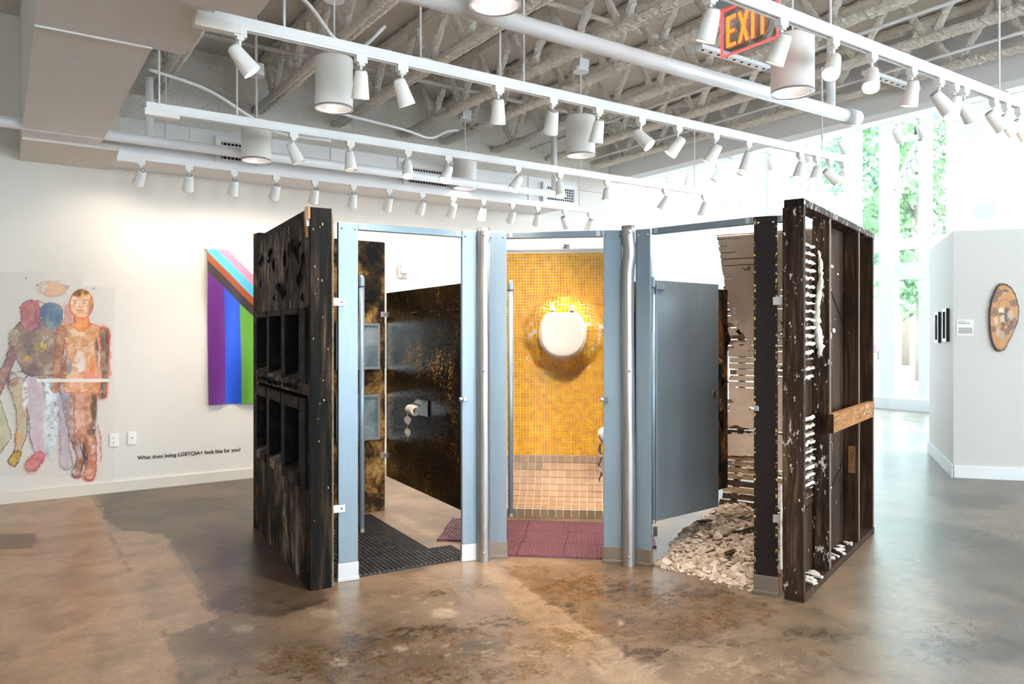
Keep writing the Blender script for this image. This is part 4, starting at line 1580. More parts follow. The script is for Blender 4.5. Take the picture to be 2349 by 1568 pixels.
# ================================================================== THE STALLS
def pilaster(a, b, top, label, mat, shoe, shoe_h=0.105, t=0.032, screws=True):
    a, b = Vector((*a, 0)), Vector((*b, 0))
    ang = math.atan2(b.y - a.y, b.x - a.x)
    r = empty('stall_pilaster', (a + b) / 2, ang)
    tag(r, label, 'pilaster', 'toilet stall pilasters')
    hw = (b - a).length / 2
    MB().b2((-hw, 0, 0.004), (hw, t, top)).build('panel', mat, r, bevel=0.004)
    MB().b2((-hw - 0.003, -0.004, 0.0), (hw + 0.003, t + 0.004, shoe_h)).build('shoe', shoe, r, bevel=0.003)
    MB().b2((-hw - 0.006, -0.009, 0.0), (hw + 0.006, t + 0.008, 0.022)).build('shoe_lip', shoe, r, bevel=0.003)
    for x in (-hw * .65, hw * .65):
        s = MB().lathe([(0.0, 0.004), (0.006, 0.003), (0.008, 0.0)], 10).build('screw', 'chrome', r, True)
        s.location = (x, 0, top - 0.035)
        s.rotation_euler = (R(90), 0, 0)
    return r


P1 = pilaster((1.613, 4.152), (1.729, 4.138), 2.075, 'blue-grey steel pilaster beside the charred wall', 'blue_steel', 'shoe_bright')
P2a = pilaster((2.402, 4.092), (2.515, 4.066), 2.08, 'blue-grey steel pilaster left of the first round post', 'blue_steel', 'shoe_bright')
P2b = pilaster((2.57, 4.060), (2.672, 3.993), 2.08, 'blue-grey steel pilaster right of the first round post', 'blue_steel', 'shoe_steel')
P3a = pilaster((3.120, 3.575), (3.205, 3.495), 2.075, 'blue-grey steel pilaster left of the second round post', 'blue_steel', 'shoe_steel')
P3b = pilaster((3.262, 3.440), (3.297, 3.345), 2.075, 'blue-grey steel pilaster right of the second round post', 'blue_steel', 'shoe_steel')
P4 = pilaster((3.440, 2.690), (3.505, 2.585), 2.075, 'dark brown enamelled pilaster with chipped yellow edges', 'brown_enamel', 'shoe_steel')


def round_post(p, label, dent):
    r = empty('corner_post', (*p, 0))
    tag(r, label, 'post', 'round galvanised corner posts')
    n, m = 20, 70
    b = MB()
    prof = []
    for i in range(m + 1):
        z = 2.095 * i / m
        ox = dent * (0.004 * math.sin(z * 2.6 + 0.6) + 0.012 * math.exp(-((z - 1.92) / 0.07) ** 2))
        for j in range(n):
            a = 2 * math.pi * j / n
            q = 0.041 * (1 + 0.012 * math.sin(3 * a + z * 9) + dent * 0.05 * math.exp(-((z - 1.9) / 0.05) ** 2) * math.sin(a))
            b.v.append((ox * C_ + q * math.cos(a), -ox * S_ + q * math.sin(a), z))
    for i in range(m):
        for j in range(n):
            b.f.append((i * n + j, i * n + (j + 1) % n, (i + 1) * n + (j + 1) % n, (i + 1) * n + j))
    b.f.append(tuple(m * n + j for j in range(n)))
    b.build('tube', 'galvanised', r, True)
    for z in (0.06, 1.2, 2.05):
        s = MB().lathe([(0.0, 0.005), (0.006, 0.004), (0.008, 0.0)], 10).build('rivet', 'chrome', r, True)
        s.location = (-0.041 * S_, -0.041 * C_, z)
        s.rotation_euler = (R(90), 0, -YAW)


round_post((2.527, 4.035), 'round galvanised post between the first and second stalls', 0.25)
round_post((3.215, 3.452), 'dented round galvanised post between the second and third stalls', 1.0)


def headrail(a, b, label, z0=2.035, h=0.04, mat='grey_steel'):
    a, b = Vector((*a, 0)), Vector((*b, 0))
    ang = math.atan2(b.y - a.y, b.x - a.x)
    r = empty('head_rail', (a.x, a.y, z0), ang)
    tag(r, label, 'rail', 'stall head rails')
    L = (b - a).length
    MB().b2((0, -0.002, 0), (L, 0.03, h)).build('bar', mat, r, bevel=0.003)
    MB().b2((0, -0.004, 0.003), (L, -0.002, h * 0.3)).build('groove', mat, r)
    for x in (0.03, L - 0.03):
        MB().b2((x - 0.012, -0.006, 0.006), (x + 0.012, -0.002, h - 0.004)).build('clip', 'alu', r)


headrail((1.729, 4.142), (2.402, 4.096), 'blue-grey head rail over the first stall opening', mat='blue_steel')
headrail((2.672, 3.996), (3.120, 3.579), 'grey head rail over the second stall opening')
headrail((3.300, 3.335), (3.440, 2.695), 'grey head rail over the third stall opening')
headrail((3.508, 2.588), (3.55, 2.52), 'short grey rail joining the brown pilaster and the stud wall')


def bracket(loc, ang, label, w_=0.06):
    r = empty('bracket', loc, ang)
    tag(r, label, 'bracket', 'small stall brackets')
    MB().b2((-w_ / 2, -0.008, -0.022), (w_ / 2, 0.0, 0.022)).build('plate', 'alu', r, bevel=0.002)
    s = MB().lathe([(0.0, 0.003), (0.005, 0.003), (0.006, 0.0)], 10).build('bolt', 'socket_dark', r, True)
    s.location = (w_ * 0.22, -0.008, 0)
    s.rotation_euler = (R(90), 0, 0)


bracket((1.612, 4.148, 1.612), R(-6), 'upper silver bracket tying the left pilaster to the charred wall', 0.075)
bracket((1.612, 4.148, 0.425), R(-6), 'lower silver bracket tying the left pilaster to the charred wall', 0.075)
bracket((3.515, 2.575, 1.608), R(-58), 'upper silver bracket tying the brown pilaster to the stud wall', 0.075)
bracket((3.515, 2.575, 0.423), R(-58), 'lower silver bracket tying the brown pilaster to the stud wall', 0.075)


def latch(loc, ang, label):
    r = empty('door_latch', loc, ang)
    tag(r, label, 'latch', 'stall latch keepers')
    MB().b2((0.0, -0.014, -0.015), (0.032, 0.0, 0.015)).build('keeper', 'chrome', r, bevel=0.003)
    MB().tube([(-0.022, -0.012, 0), (0.004, -0.012, 0)], 0.012, 10).build('bumper', 'alu', r, True)


latch((2.402, 4.092, 1.02), R(-8), 'chrome latch keeper on the first stall')
latch((3.120, 3.575, 1.02), R(-43), 'chrome latch keeper on the second stall')
latch((3.437, 2.692, 1.02), R(-60), 'pale latch keeper on the brown pilaster')


def door(hinge, direc, width, z0, z1, label, mat, edge_r):
    d = Vector((*direc, 0)).normalized()
    ang = math.atan2(d.y, d.x)
    r = empty('stall_door', (*hinge, 0), ang)
    tag(r, label, 'door', 'stall doors')
    MB().b2((0.016, -0.0125, z0), (width, 0.0125, z1)).build('door_panel', mat, r, bevel=0.004)
    MB().tube([(0.0, 0, z0 + 0.01), (0.0, 0, z1 - 0.05)], edge_r, 12).build('hinge_stile', 'blue_steel', r, True)
    MB().tube([(0, 0, z1 - 0.05), (0, 0, z1 - 0.042)], edge_r * 1.12, 12).build('hinge_collar', 'socket_dark', r)
    MB().lathe([(edge_r * 1.02, z1 - 0.042), (edge_r, z1 + 0.0), (edge_r * .7, z1 + 0.018), (0.0, z1 + 0.024)], 12).build('hinge_cap', 'blue_steel', r, True)
    MB().tube([(0, 0, z0 - 0.012), (0, 0, z0 + 0.01)], edge_r * 1.1, 12).build('hinge_pin', 'shoe_steel', r)
    return r


# first two doors stand open, seen edge-on
door((1.772, 4.190), (0.385, 0.923), 0.60, 0.27, 1.755, 'first stall door swung inward, seen edge-on as a blue bar', 'blue_steel', 0.0165)
door((2.715, 4.010), (0.562, 0.827), 0.58, 0.27, 1.755, 'second stall door swung inward, seen edge-on as a blue bar', 'blue_steel', 0.0165)
d3 = door((3.330, 3.352), (0.628, 0.050), 0.645, 0.275, 1.76, 'third stall door half open with a smooth grey-blue face', 'grey_steel', 0.014)
MB().b2((0.0, -0.03, 1.70), (0.075, -0.0125, 1.735)).build('hinge_plate', 'grey_steel', d3, bevel=0.003)
s = MB().lathe([(0.0, 0.008), (0.012, 0.008), (0.018, 0.004), (0.022, 0.0)], 18).build('lock_knob', 'steel', d3, True)
m = MB()
for k in range(5):
    m.tube([(0.012 * math.cos(a * 0.7), -0.016 + 0.012 * math.sin(a * 0.7), 0.24 - k * 0.012) for a in range(10)], 0.004, 6)
m.build('hinge_spring', 'socket_dark', d3)
s.location = (0.595, -0.0125, 1.035)
s.rotation_euler = (R(90), 0, 0)


# ------------------------------------------------------------------ left charred wall
def left_wall():
    r = empty('charred_wall', (1.432, 4.097, 0), math.atan2(1.49, 0.127))      # local x to the back, +y outwards (picture left)
    tag(r, 'tall charred wall panel with six black window openings', 'wall panel')
    L, T, H = 1.50, 0.118, 2.135
    cols = [(0.217, 0.57), (0.678, 1.03), (1.12, 1.462)]
    rows = [(1.185, 1.545), (0.625, 0.99)]
    # outer skin in pieces around the openings
    sk = 0.012

    def skin(x0, x1, z0, z1, nm='skin', mat='char_board'):
        nx, nz = max(2, int((x1 - x0) / 0.02)), max(2, int((z1 - z0) / 0.02))
        m = MB()
        for i in range(nx + 1):
            for j in range(nz + 1):
                x, z = x0 + (x1 - x0) * i / nx, z0 + (z1 - z0) * j / nz
                e = min(i, nx - i, j, nz - j)
                h = 0.0 if e == 0 else 0.010 * (float(fbm(np.array(x * 9.0), np.array(z * 5.0))) - 0.5)
                m.v.append((x, h, z))
        for i in range(nx):
            for j in range(nz):
                a = i * (nz + 1) + j
                m.f.append((a, a + nz + 1, a + nz + 2, a + 1))
        m.build(nm, mat, r, True, fixn=False)
        for f_ in ():
            pass
    skin(0.03, L, 1.58, H - 0.04)
    skin(0.03, L, 0.0, 0.55)
    skin(0.03, L, 1.08, 1.147, 'rail_board', 'char_board')
    for z0, z1 in ((1.147, 1.58), (0.55, 1.08)):
        skin(0.03, 0.068, z0, z1)
    # backing and studs
    MB().b2((0.03, -T, 0.0), (L, -T + 0.012, H - 0.04)).build('backing_board', 'black_void', r)
    MB().b2((0.0, -T, 0.0), (0.03, 0.004, H)).build('end_post', 'char_post', r, bevel=0.004)
    MB().b2((0.03, -T, H - 0.04), (L, 0.0, H)).build('top_plate', 'char_dark', r)
    MB().b2((L - 0.04, -T, 0.0), (L, -0.004, H - 0.04)).build('stud', 'char_dark', r)
    # framed openings
    for (z0, z1), (t0, t1) in zip(rows, ((1.147, 1.58), (0.55, 1.06))):
        edges = [0.068] + [v for c in cols for v in c] + [1.5]
        for k in range(0, len(edges), 2):
            MB().b2((edges[k], -0.07, t0), (edges[k + 1], 0.016, t1)).build('mullion', 'char_dark', r, bevel=0.006)
        for x0, x1 in cols:
            MB().b2((x0, -0.07, z1), (x1, 0.02, t1)).build('head_trim', 'char_dark', r, bevel=0.005)
            # sloping sill
            m = MB().prism([(-0.10, z0 + 0.035), (0.03, z0 - 0.02), (0.03, t0), (-0.10, t0)], x0 - 0.02, x1 + 0.02, 'yz')
            m.build('sill', 'char_board', r, bevel=0.003)
    # deep cracked drip line across the upper board
    rr = random.Random(5)
    for k in range(26):
        x = rr.uniform(0.15, 1.4)
        z = rr.uniform(1.62, 1.98)
        h = rr.uniform(0.03, 0.12)
        MB().tube([(x, 0.004, z + h / 2), (x + rr.uniform(-.01, .01), 0.011, z), (x + rr.uniform(-.02, .02), 0.004, z - h / 2)], [0.002, rr.uniform(0.006, 0.011), 0.002], 6).build('char_blister', 'char_dark', r, True)
    # rail board between the rows is split and blistered
    for k in range(14):
        x = rr.uniform(0.1, 1.45)
        MB().tube([(x - 0.04, 0.006, 1.11 + rr.uniform(-.02, .02)), (x, 0.014, 1.11), (x + 0.04, 0.006, 1.11 + rr.uniform(-.02, .02))], [0.003, 0.012, 0.003], 6).build('char_blister', 'char_dark', r, True)
    # splintered pale top corner
    MB().prism([(0.0, 2.14), (0.10, 2.12), (0.075, 2.03), (0.045, 1.97), (0.035, 2.05), (0.0, 2.07)], 0.003, 0.016).build('splinter', 'splinter', r)
    MB().prism([(0.01, 2.145), (0.06, 2.135), (0.04, 2.06), (0.015, 2.03)], 0.0, 0.02).build('splinter', 'paper', r)
    # nail heads and pale nicks on the end post
    for k in range(22):
        z, y = rr.uniform(0.05, 2.1), rr.uniform(-0.1, -0.01)
        s = rr.uniform(0.003, 0.007)
        MB().b2((-0.0012, y - s * .5, z - s), (0.0, y + s * .5, z + s)).build('nick', rr.choice(['paper', 'splinter', 'print_grey', 'black_void']), r)
    # frayed sealing cord on the inner corner
    rough(MB(), (0.004, -T - 0.006, 0.01), (0.004, -T - 0.006, 2.1), 0.006, 3, 0.02, 6, 0.3).build('frayed_edge', 'adhesive', r)


left_wall()


# ------------------------------------------------------------------ back panel of stall one with two old windows
def back_one():
    a, b = Vector((1.56, 5.60, 0)), Vector((2.585, 5.634, 0))
    r = empty('burnt_back_panel', a, math.atan2(b.y - a.y, b.x - a.x))
    tag(r, 'burnt gold-brown back panel of the first stall with two small windows', 'wall panel')
    L = (b - a).length
    wins = [(1.145, 1.515), (0.58, 0.945)]
    x0, x1 = L - 0.42, L - 0.05
    zs = [0.0, 0.58, 0.945, 1.145, 1.515, 2.17]
    for k in (0, 2, 4):
        MB().b2((0, 0, zs[k]), (L, 0.09, zs[k + 1])).build('board', 'char_gold', r, bevel=0.006)
    for z0, z1 in wins:
        MB().b2((0, 0, z0), (x0, 0.09, z1)).build('board', 'char_dark', r)
        MB().b2((x1, 0, z0), (L, 0.09, z1)).build('board', 'char_gold', r)
        f = MB().b2((x0, -0.012, z0), (x1, 0.01, z0 + 0.02)).b2((x0, -0.012, z1 - 0.02), (x1, 0.01, z1)).b2((x0, -0.012, z0 + 0.02), (x0 + 0.02, 0.01, z1 - 0.02)).b2((x1 - 0.02, -0.012, z0 + 0.02), (x1, 0.01, z1 - 0.02)).build('window_frame', 'alu', r)
        MB().b2((x0 + 0.02, 0.0, z0 + 0.02), (x1 - 0.02, 0.008, z1 - 0.02)).build('pane', 'old_glass', f)
    MB().b2((0, 0.09, 0.0), (L, 0.1, 2.17)).build('backing_board', 'char_dark', r)


back_one()
bracket((2.56, 5.61, 1.585), R(2), 'upper silver bracket on the burnt back panel', 0.05)
bracket((2.56, 5.61, 0.452), R(2), 'lower silver bracket on the burnt back panel', 0.05)


def divider(a, b, z0, z1, t, mat, label):
    a, b = Vector((*a, 0)), Vector((*b, 0))
    r = empty('stall_divider', a, math.atan2(b.y - a.y, b.x - a.x))
    tag(r, label, 'divider', 'stall dividers')
    L = (b - a).length
    MB().b2((0, -t / 2, z0), (L, t / 2, z1)).build('panel', mat, r, bevel=0.003)
    return r, L


dv, dl = divider((2.470, 4.11), (2.575, 5.56), 0.29, 1.755, 0.026, 'gold_fleck', 'black divider panel flecked with gold between stalls one and two')
MB().b2((0.0, 0.013, 1.585), (dl, 0.0145, 1.589)).build('seam', 'char_gold', dv)
MB().b2((0.02, 0.013, 0.70), (dl, 0.0142, 0.7015)).build('seam', 'char_gold', dv)
dv2, dl2 = divider((3.255, 3.48), (4.47, 3.745), 0.29, 1.755, 0.03, 'burnt_gold_panel', 'burnt amber divider panel behind the half-open grey door')
rr = random.Random(8)
for k in range(34):
    x, z, h = rr.uniform(0.7, dl2 - 0.04), rr.uniform(0.35, 1.68), rr.uniform(0.03, 0.12)
    MB().tube([(x, -0.013, z - h), (x + rr.uniform(-.04, .04), -0.03, z), (x + rr.uniform(-.03, .03), -0.013, z + h)], [0.004, rr.uniform(0.012, 0.03), 0.004], 7).build('char_blister', rr.choice(['char_gold', 'burnt_gold_panel', 'char_dark']), dv2, True)
bracket((4.50, 3.70, 1.60), R(14), 'upper grey bracket between the amber divider and the plaster wall', 0.06)
bracket((4.48, 3.70, 0.46), R(14), 'lower grey bracket between the amber divider and the plaster wall', 0.06)


# charred paper holder on the black divider
def roll_one():
    p = Vector((2.50, 4.80, 0.90))
    r = empty('paper_holder', p, R(85.9))           # local x along the divider to the back, +y into stall one
    tag(r, 'wall-mounted metal paper holder on the gold-flecked divider', 'holder')
    MB().b2((-0.085, 0.005, -0.055), (0.085, 0.013, 0.06)).build('back_plate', 'steel', r)
    for x in (-0.08, 0.08):
        MB().prism([(0.01, -0.05), (0.10, -0.03), (0.10, 0.0), (0.01, 0.06)], x - 0.003, x + 0.003, 'yz').build('arm', 'steel', r)
    MB().b2((0.082, 0.004, -0.06), (0.088, 0.03, 0.05)).build('stained_edge', 'toy_yellow', r)
    q = empty('paper_roll', p, R(85.9))
    tag(q, 'scorched toilet paper roll with a torn strip hanging down', 'paper roll')
    b = MB().lathe([(0.018, -0.055), (0.036, -0.055), (0.038, -0.045), (0.038, 0.045), (0.036, 0.055), (0.018, 0.055), (0.018, -0.055)], 20)
    o = b.build('roll', 'burnt_paper', q, True)
    o.rotation_euler = (0, R(90), 0)
    o.location = (0, 0.085, -0.01)
    m = MB()
    n = 14
    for i in range(n + 1):
        z = -0.01 - 0.21 * i / n
        wv = 0.012 * math.sin(i * 1.1)
        hw = 0.045 * (1 - 0.35 * (i / n)) * (1 + 0.25 * math.sin(i * 2.3))
        m.v += [(-hw + 0.008 * math.sin(i), 0.124 + wv, z), (hw * 0.8, 0.124 - wv, z - 0.006)]
    m.f = [(2 * i, 2 * i + 1, 2 * i + 3, 2 * i + 2) for i in range(n)]
    m.build('torn_strip', 'burnt_paper', q, True)


roll_one()


# ------------------------------------------------------------------ rubber mats
def mat_tile_mesh(name, s, nb, hb, bw, slot):
    m = MB()
    m.b2((0.002, 0.002, 0.0), (s - 0.002, s - 0.002, 0.010))
    p = s / nb
    for i in range(nb):
        for j in range(nb):
            x, y = (i + 0.5) * p, (j + 0.5) * p
            a, b = p * bw * 0.5, p * slot * 0.5
            z0, z1 = 0.010, 0.010 + hb
            k = len(m.v)
            m.v += [(x - a, y - b, z0), (x + a, y - b, z0), (x + a, y + b, z0), (x - a, y + b, z0), (x - a * .8, y - b * .8, z1), (x + a * .8, y - b * .8, z1), (x + a * .8, y + b * .8, z1), (x - a * .8, y + b * .8, z1)]
            m.f += [(k + 4, k + 5, k + 6, k + 7), (k, k + 1, k + 5, k + 4), (k + 1, k + 2, k + 6, k + 5), (k + 2, k + 3, k + 7, k + 6), (k + 3, k, k + 4, k + 7)]
    return m.mesh(name, False, False)


MT1 = mat_tile_mesh('mat_tile', 0.30, 10, 0.007, 0.86, 0.86)
MT1.materials.append(M['black_rubber'])
MT2 = mat_tile_mesh('mat_tile', 0.30, 12, 0.005, 0.70, 0.78)
MT2.materials.append(M['pink_rubber'])
r = empty('rubber_mat', (1.79, 4.16, 0), R(-3.5))
tag(r, 'black perforated rubber floor mat in the first stall', 'mat')
for j in range(5):
    for i in range(3 if j == 0 else 2):
        if i < 2 or j == 0:
            o = link('mat_tile', MT1, None, r)
            o.location = (i * 0.30 - 0.20 + (0.0 if j == 0 else 0.0), j * 0.30, 0)
for j in range(5):
    o = link('mat_tile', MT1, None, r)
    o.location = (-0.20 + 0.30 * 2 - (0.0 if j == 0 else 0.0), j * 0.30, 0) if j else (0.40, 0.0, 0)
    if j == 0:
        bpy.data.objects.remove(o)
        continue
    o.scale = (0.45, 1, 1)
for o in list(r.children):
    if o.location.y > 1.1:
        o.scale.y = 0.68
r = empty('rubber_mat', (2.55, 4.13, 0), R(-41))
tag(r, 'dusty pink perforated rubber floor mat in the second stall', 'mat')
for i in range(5):
    for j in range(5):
        if (i, j) in ((0, 0),):
            continue
        x = i * 0.30 - 0.36
        o = link('mat_tile', MT2, None, r)
        o.location = (x + (0.01 if j % 2 else 0), j * 0.30 + 0.02, 0)
for o in list(r.children):
    # keep the tiles lying between the dividers and in front of the kerb
    wx_ = r.location + Matrix.Rotation(R(-41), 3, 'Z') @ (o.location + Vector((0.15, 0.15, 0)))
    n2 = Vector((0.643, 0.766))
    dd = (Vector((wx_.x, wx_.y)) - Vector((3.57, 4.66))).dot(n2)
    xx = (Vector((wx_.x, wx_.y)) - Vector((3.57, 4.66))).dot(Vector((0.766, -0.643)))
    if dd > -0.10 or xx > 0.62 or (wx_.x > 3.16 and wx_.y < 3.72) or (wx_.x < 2.58 and wx_.y > 4.1):
        bpy.data.objects.remove(o)


# ------------------------------------------------------------------ stall two: tiled wall, cove, toilet lid
def stall_two():
    ang = R(-40)
    C0 = (3.575, 4.655, 0)
    HWD = 0.609
    YW = 0.36
    lx, lz = 0.045, 1.435          # toilet lid centre on the wall

    def bul(x, z):
        dx, dz = x - lx, z - lz
        rr_ = math.hypot(dx / 0.31, dz / 0.33)
        b = 0.20 * (1 - min(1, rr_) ** 2) ** 2 * 1.25 if rr_ < 1 else 0.0
        b = min(b, 0.165)
        # drooping lip under the lid
        return b

    def W(x, z, off=0.0):
        dx, dz = x - lx, z - lz
        q = math.hypot(dx, dz) + 1e-6
        k = 0.05 * math.exp(-((q - 0.24) / 0.09) ** 2)
        tw = 0.012 * math.exp(-((q - 0.28) / 0.10) ** 2) * math.sin(9 * math.atan2(dz, dx))
        x2 = x + dx / q * k + tw * 0.5
        z2 = z + dz / q * k * 0.8 + tw
        z2 = min(max(z2, 0.43), 2.115)
        return (x2, YW - bul(x, z) - off, z2)
    r = empty('tiled_wall', C0, ang)
    tag(r, 'yellow mosaic tiled wall bulging behind a toilet lid in the second stall', 'tiled wall')
    MB().b2((-HWD, YW + 0.004, 0.0), (HWD, YW + 0.07, 2.118)).build('backing', 'plate_white', r)
    p = 0.0245
    nx, nz = int(2 * HWD / p), int((2.115 - 0.43) / p)
    x_0 = -nx * p / 2
    g = MB()
    for i in range(nx + 1):
        for j in range(nz + 1):
            g.v.append(W(x_0 + i * p, 0.43 + j * p, 0.0))
    for i in range(nx):
        for j in range(nz):
            a = i * (nz + 1) + j
            g.f.append((a, a + 1, a + nz + 2, a + nz + 1))
    g.build('grout_bed', 'grout', r, True, fixn=False)
    t = MB()
    rr = random.Random(4)
    gp = 0.0019
    for i in range(nx):
        for j in range(nz):
            xa, xb = x_0 + i * p + gp, x_0 + (i + 1) * p - gp
            za, zb = 0.43 + j * p + gp, 0.43 + (j + 1) * p - gp
            cxm, czm = (xa + xb) / 2, (za + zb) / 2
            q = math.hypot(cxm - lx, czm - lz)
            near = math.exp(-((q - 0.25) / 0.10) ** 2)
            if rr.random() < 0.02 * near:
                continue
            jx, jz = rr.uniform(-1, 1) * 0.0025 * near, rr.uniform(-1, 1) * 0.0025 * near
            sh = 0.0005 * near
            k = len(t.v)
            h = 0.0022 + rr.uniform(0, 0.0008) + 0.002 * near
            tl = rr.uniform(-1, 1) * 0.0006
            for off in (0.0, h):
                for x, z, s1 in ((xa + sh, za + sh, 1), (xb - sh, za + sh, -1), (xb - sh, zb - sh, 1), (xa + sh, zb - sh, -1)):
                    t.v.append(W(x + jx, z + jz, off + (tl * s1 if off else 0)))
            t.f += [(k + 4, k + 5, k + 6, k + 7), (k, k + 1, k + 5, k + 4), (k + 1, k + 2, k + 6, k + 5), (k + 2, k + 3, k + 7, k + 6), (k + 3, k, k + 4, k + 7)]
    o = t.build('mosaic_tiles', 'yellow_tile', r, fixn=False)
    o['kind'] = 'stuff'
    MB().b2((-HWD, YW - 0.012, 2.115), (HWD, YW + 0.07, 2.128)).build('top_trim', 'plate_white', r)

    # coved base with larger tan tiles
    c = empty('tiled_base', C0, ang)
    tag(c, 'tan tiled shower-like base sloping up to the yellow mosaic', 'tiled base')
    A, Bc, D = Vector((0, 0.07)), Vector((0.30, 0.10)), Vector((YW - 0.004, 0.43))
    raw = [A * (1 - s_) ** 2 + Bc * 2 * s_ * (1 - s_) + D * s_ * s_ for s_ in [k / 60 for k in range(61)]]
    acc = [0.0]
    for k in range(60):
        acc.append(acc[-1] + (raw[k + 1] - raw[k]).length)

    def prof(s_):
        s_ = min(max(s_, 0), acc[-1])
        for k in range(60):
            if acc[k + 1] >= s_:
                f = (s_ - acc[k]) / (acc[k + 1] - acc[k])
                pt = raw[k].lerp(raw[k + 1], f)
                tg = (raw[k + 1] - raw[k]).normalized()
                return pt, Vector((-tg.y, tg.x))
        return raw[-1], Vector((-1, 0))
    m = MB()
    K = 18
    for k in range(K + 1):
        pt, nn = prof(acc[-1] * k / K)
        m.v += [(-HWD, pt.x, pt.y), (HWD, pt.x, pt.y)]
    m.f = [(2 * k, 2 * k + 1, 2 * k + 3, 2 * k + 2) for k in range(K)]
    k0 = len(m.v)
    m.v += [(-HWD, 0, 0), (HWD, 0, 0), (-HWD, YW, 0), (HWD, YW, 0)]
    m.f += [(0, k0, k0 + 1, 1)]
    m.build('mortar_bed', 'grout_tan', c, True, fixn=True)
    pt_ = 0.0605
    ncol = int(2 * HWD / pt_)
    xs0 = -ncol * pt_ / 2
    rows = 9
    rp = acc[-1] / rows
    gq = 0.0024
    for j in range(rows):
        a0, a1 = j * rp + gq, (j + 1) * rp - gq
        mm = MB()
        ss = [a0, (a0 + a1) / 2, a1]
        for h in (0.0, 0.005):
            for s_ in ss:
                pt, nn = prof(s_)
                q = pt + nn * h
                mm.v += [(gq, q.x, q.y), (pt_ - gq, q.x, q.y)]
        mm.f = [(6, 7, 9, 8), (8, 9, 11, 10), (0, 1, 7, 6), (4, 10, 11, 5), (0, 6, 8, 2), (2, 8, 10, 4), (1, 3, 9, 7), (3, 5, 11, 9)]
        me_t = mm.mesh('tile')
        me_a = me_t.copy()
        me_t.materials.append(M['tan_tile'])
        me_a.materials.append(M['taupe_tile'])
        for i in range(ncol):
            edge = i == 0 or i == ncol - 1 or j == rows - 1 or (j == rows - 2 and i < 8)
            o = link('tile', me_a if edge else me_t, None, c)
            o.location = (xs0 + i * pt_, 0, 0)
    kb = MB().b2((gq, -0.005, 0.004), (pt_ - gq, 0.0, 0.066)).mesh('tile')
    kb.materials.append(M['taupe_tile'])
    for i in range(ncol):
        o = link('tile', kb, None, c)
        o.location = (xs0 + i * pt_, 0, 0)
    # handwriting on the tiles: two blocks of scribbled lines
    rr = random.Random(21)

    def script(x0, s_top, width, lines, slope, nm):
        hw = MB()
        for ln in range(lines):
            s_ = s_top - ln * 0.0135
            x = x0 + rr.uniform(-0.005, 0.01)
            end = x0 + width * rr.uniform(0.72, 1.0)
            while x < end:
                wl = rr.uniform(0.008, 0.026)
                n = int(wl / 0.0022)
                px_ = None
                for q in range(n):
                    xa = x + q * 0.0022
                    sa = s_ + slope * (xa - x0) + rr.uniform(-0.0036, 0.0036)
                    p2, nn = prof(sa)
                    cur = Vector((xa, p2.x, p2.y)) + Vector((0, nn.x, nn.y)) * 0.0062
                    if px_ is not None:
                        dv_ = (cur - px_)
                        wd = Vector((0.0009, 0, 0)) if abs(dv_.x) < abs(dv_.z) + abs(dv_.y) else Vector((0, nn.y, -nn.x)) * 0.0009
                        k = len(hw.v)
                        hw.v += [tuple(px_ - wd), tuple(px_ + wd), tuple(cur + wd), tuple(cur - wd)]
                        hw.f.append((k, k + 1, k + 2, k + 3))
                    px_ = cur
                x += wl + 0.006
        hw.build(nm, 'ink', c, fixn=False)
    script(-0.285, acc[-1] - 0.10, 0.19, 19, 0.0, 'handwriting')
    script(0.22, acc[-1] - 0.11, 0.19, 9, 0.35, 'handwriting')
    script(0.27, acc[-1] - 0.235, 0.15, 9, 0.25, 'handwriting')

    # toilet seat and lid hung on the bulge
    s = empty('toilet_seat', (0, 0, 0))
    s.parent = None
    Mx = Matrix.Translation(C0) @ Matrix.Rotation(ang, 4, 'Z') @ Matrix.Translation((lx, YW - 0.160, lz))
    s.matrix_world = Mx
    tag(s, 'closed white toilet seat and lid mounted on the yellow tiled bulge', 'toilet seat')

    def oval(n, a, bt, bb, top=0.165):
        out = []
        for k in range(n):
            th = 2 * math.pi * k / n
            cx_, sz = math.cos(th), math.sin(th)
            b_ = bt if sz > 0 else bb
            z_ = b_ * abs(sz) ** 0.95 * (1 if sz >= 0 else -1)
            out.append((a * abs(cx_) ** 0.93 * (1 if cx_ >= 0 else -1), min(z_, top)))
        return out

    def dome(nm, a, bt, bb, y0, y1, mat, bulge):
        n = 56
        m = MB()
        levels = [(1.0, y0), (1.0, y0 + (y1 - y0) * 0.6), (0.985, y1 + 0.004), (0.955, y1), (0.86, y1 - bulge * 0.5), (0.55, y1 - bulge * 0.9), (0.2, y1 - bulge)]
        for sc_, y in levels:
            m.v += [(x * sc_, y, z * sc_) for x, z in oval(n, a, bt, bb)]
        for l in range(len(levels) - 1):
            for k in range(n):
                m.f.append((l * n + k, l * n + (k + 1) % n, (l + 1) * n + (k + 1) % n, (l + 1) * n + k))
        m.f.append(tuple((len(levels) - 1) * n + k for k in range(n)))
        m.f.append(tuple(range(n)))
        return m.build(nm, mat, s, True)
    dome('rim', 0.192, 0.205, 0.212, 0.04, -0.002, 'toilet_white', 0.0)
    dome('seat_ring', 0.190, 0.205, 0.208, -0.004, -0.022, 'toilet_white', 0.0)
    dome('lid', 0.176, 0.200, 0.190, -0.026, -0.044, 'toilet_white', 0.006)
    for x in (-0.078, 0.078):
        MB().b2((x - 0.018, -0.04, 0.160), (x + 0.018, 0.03, 0.222)).build('hinge', 'toilet_white', s, bevel=0.008)
        MB().b2((x - 0.012, -0.046, 0.172), (x + 0.012, -0.040, 0.177)).build('hinge_slot', 'socket_dark', s)
    # chrome cap standing on the top trim
    v = empty('chrome_fitting', (0, 0, 0))
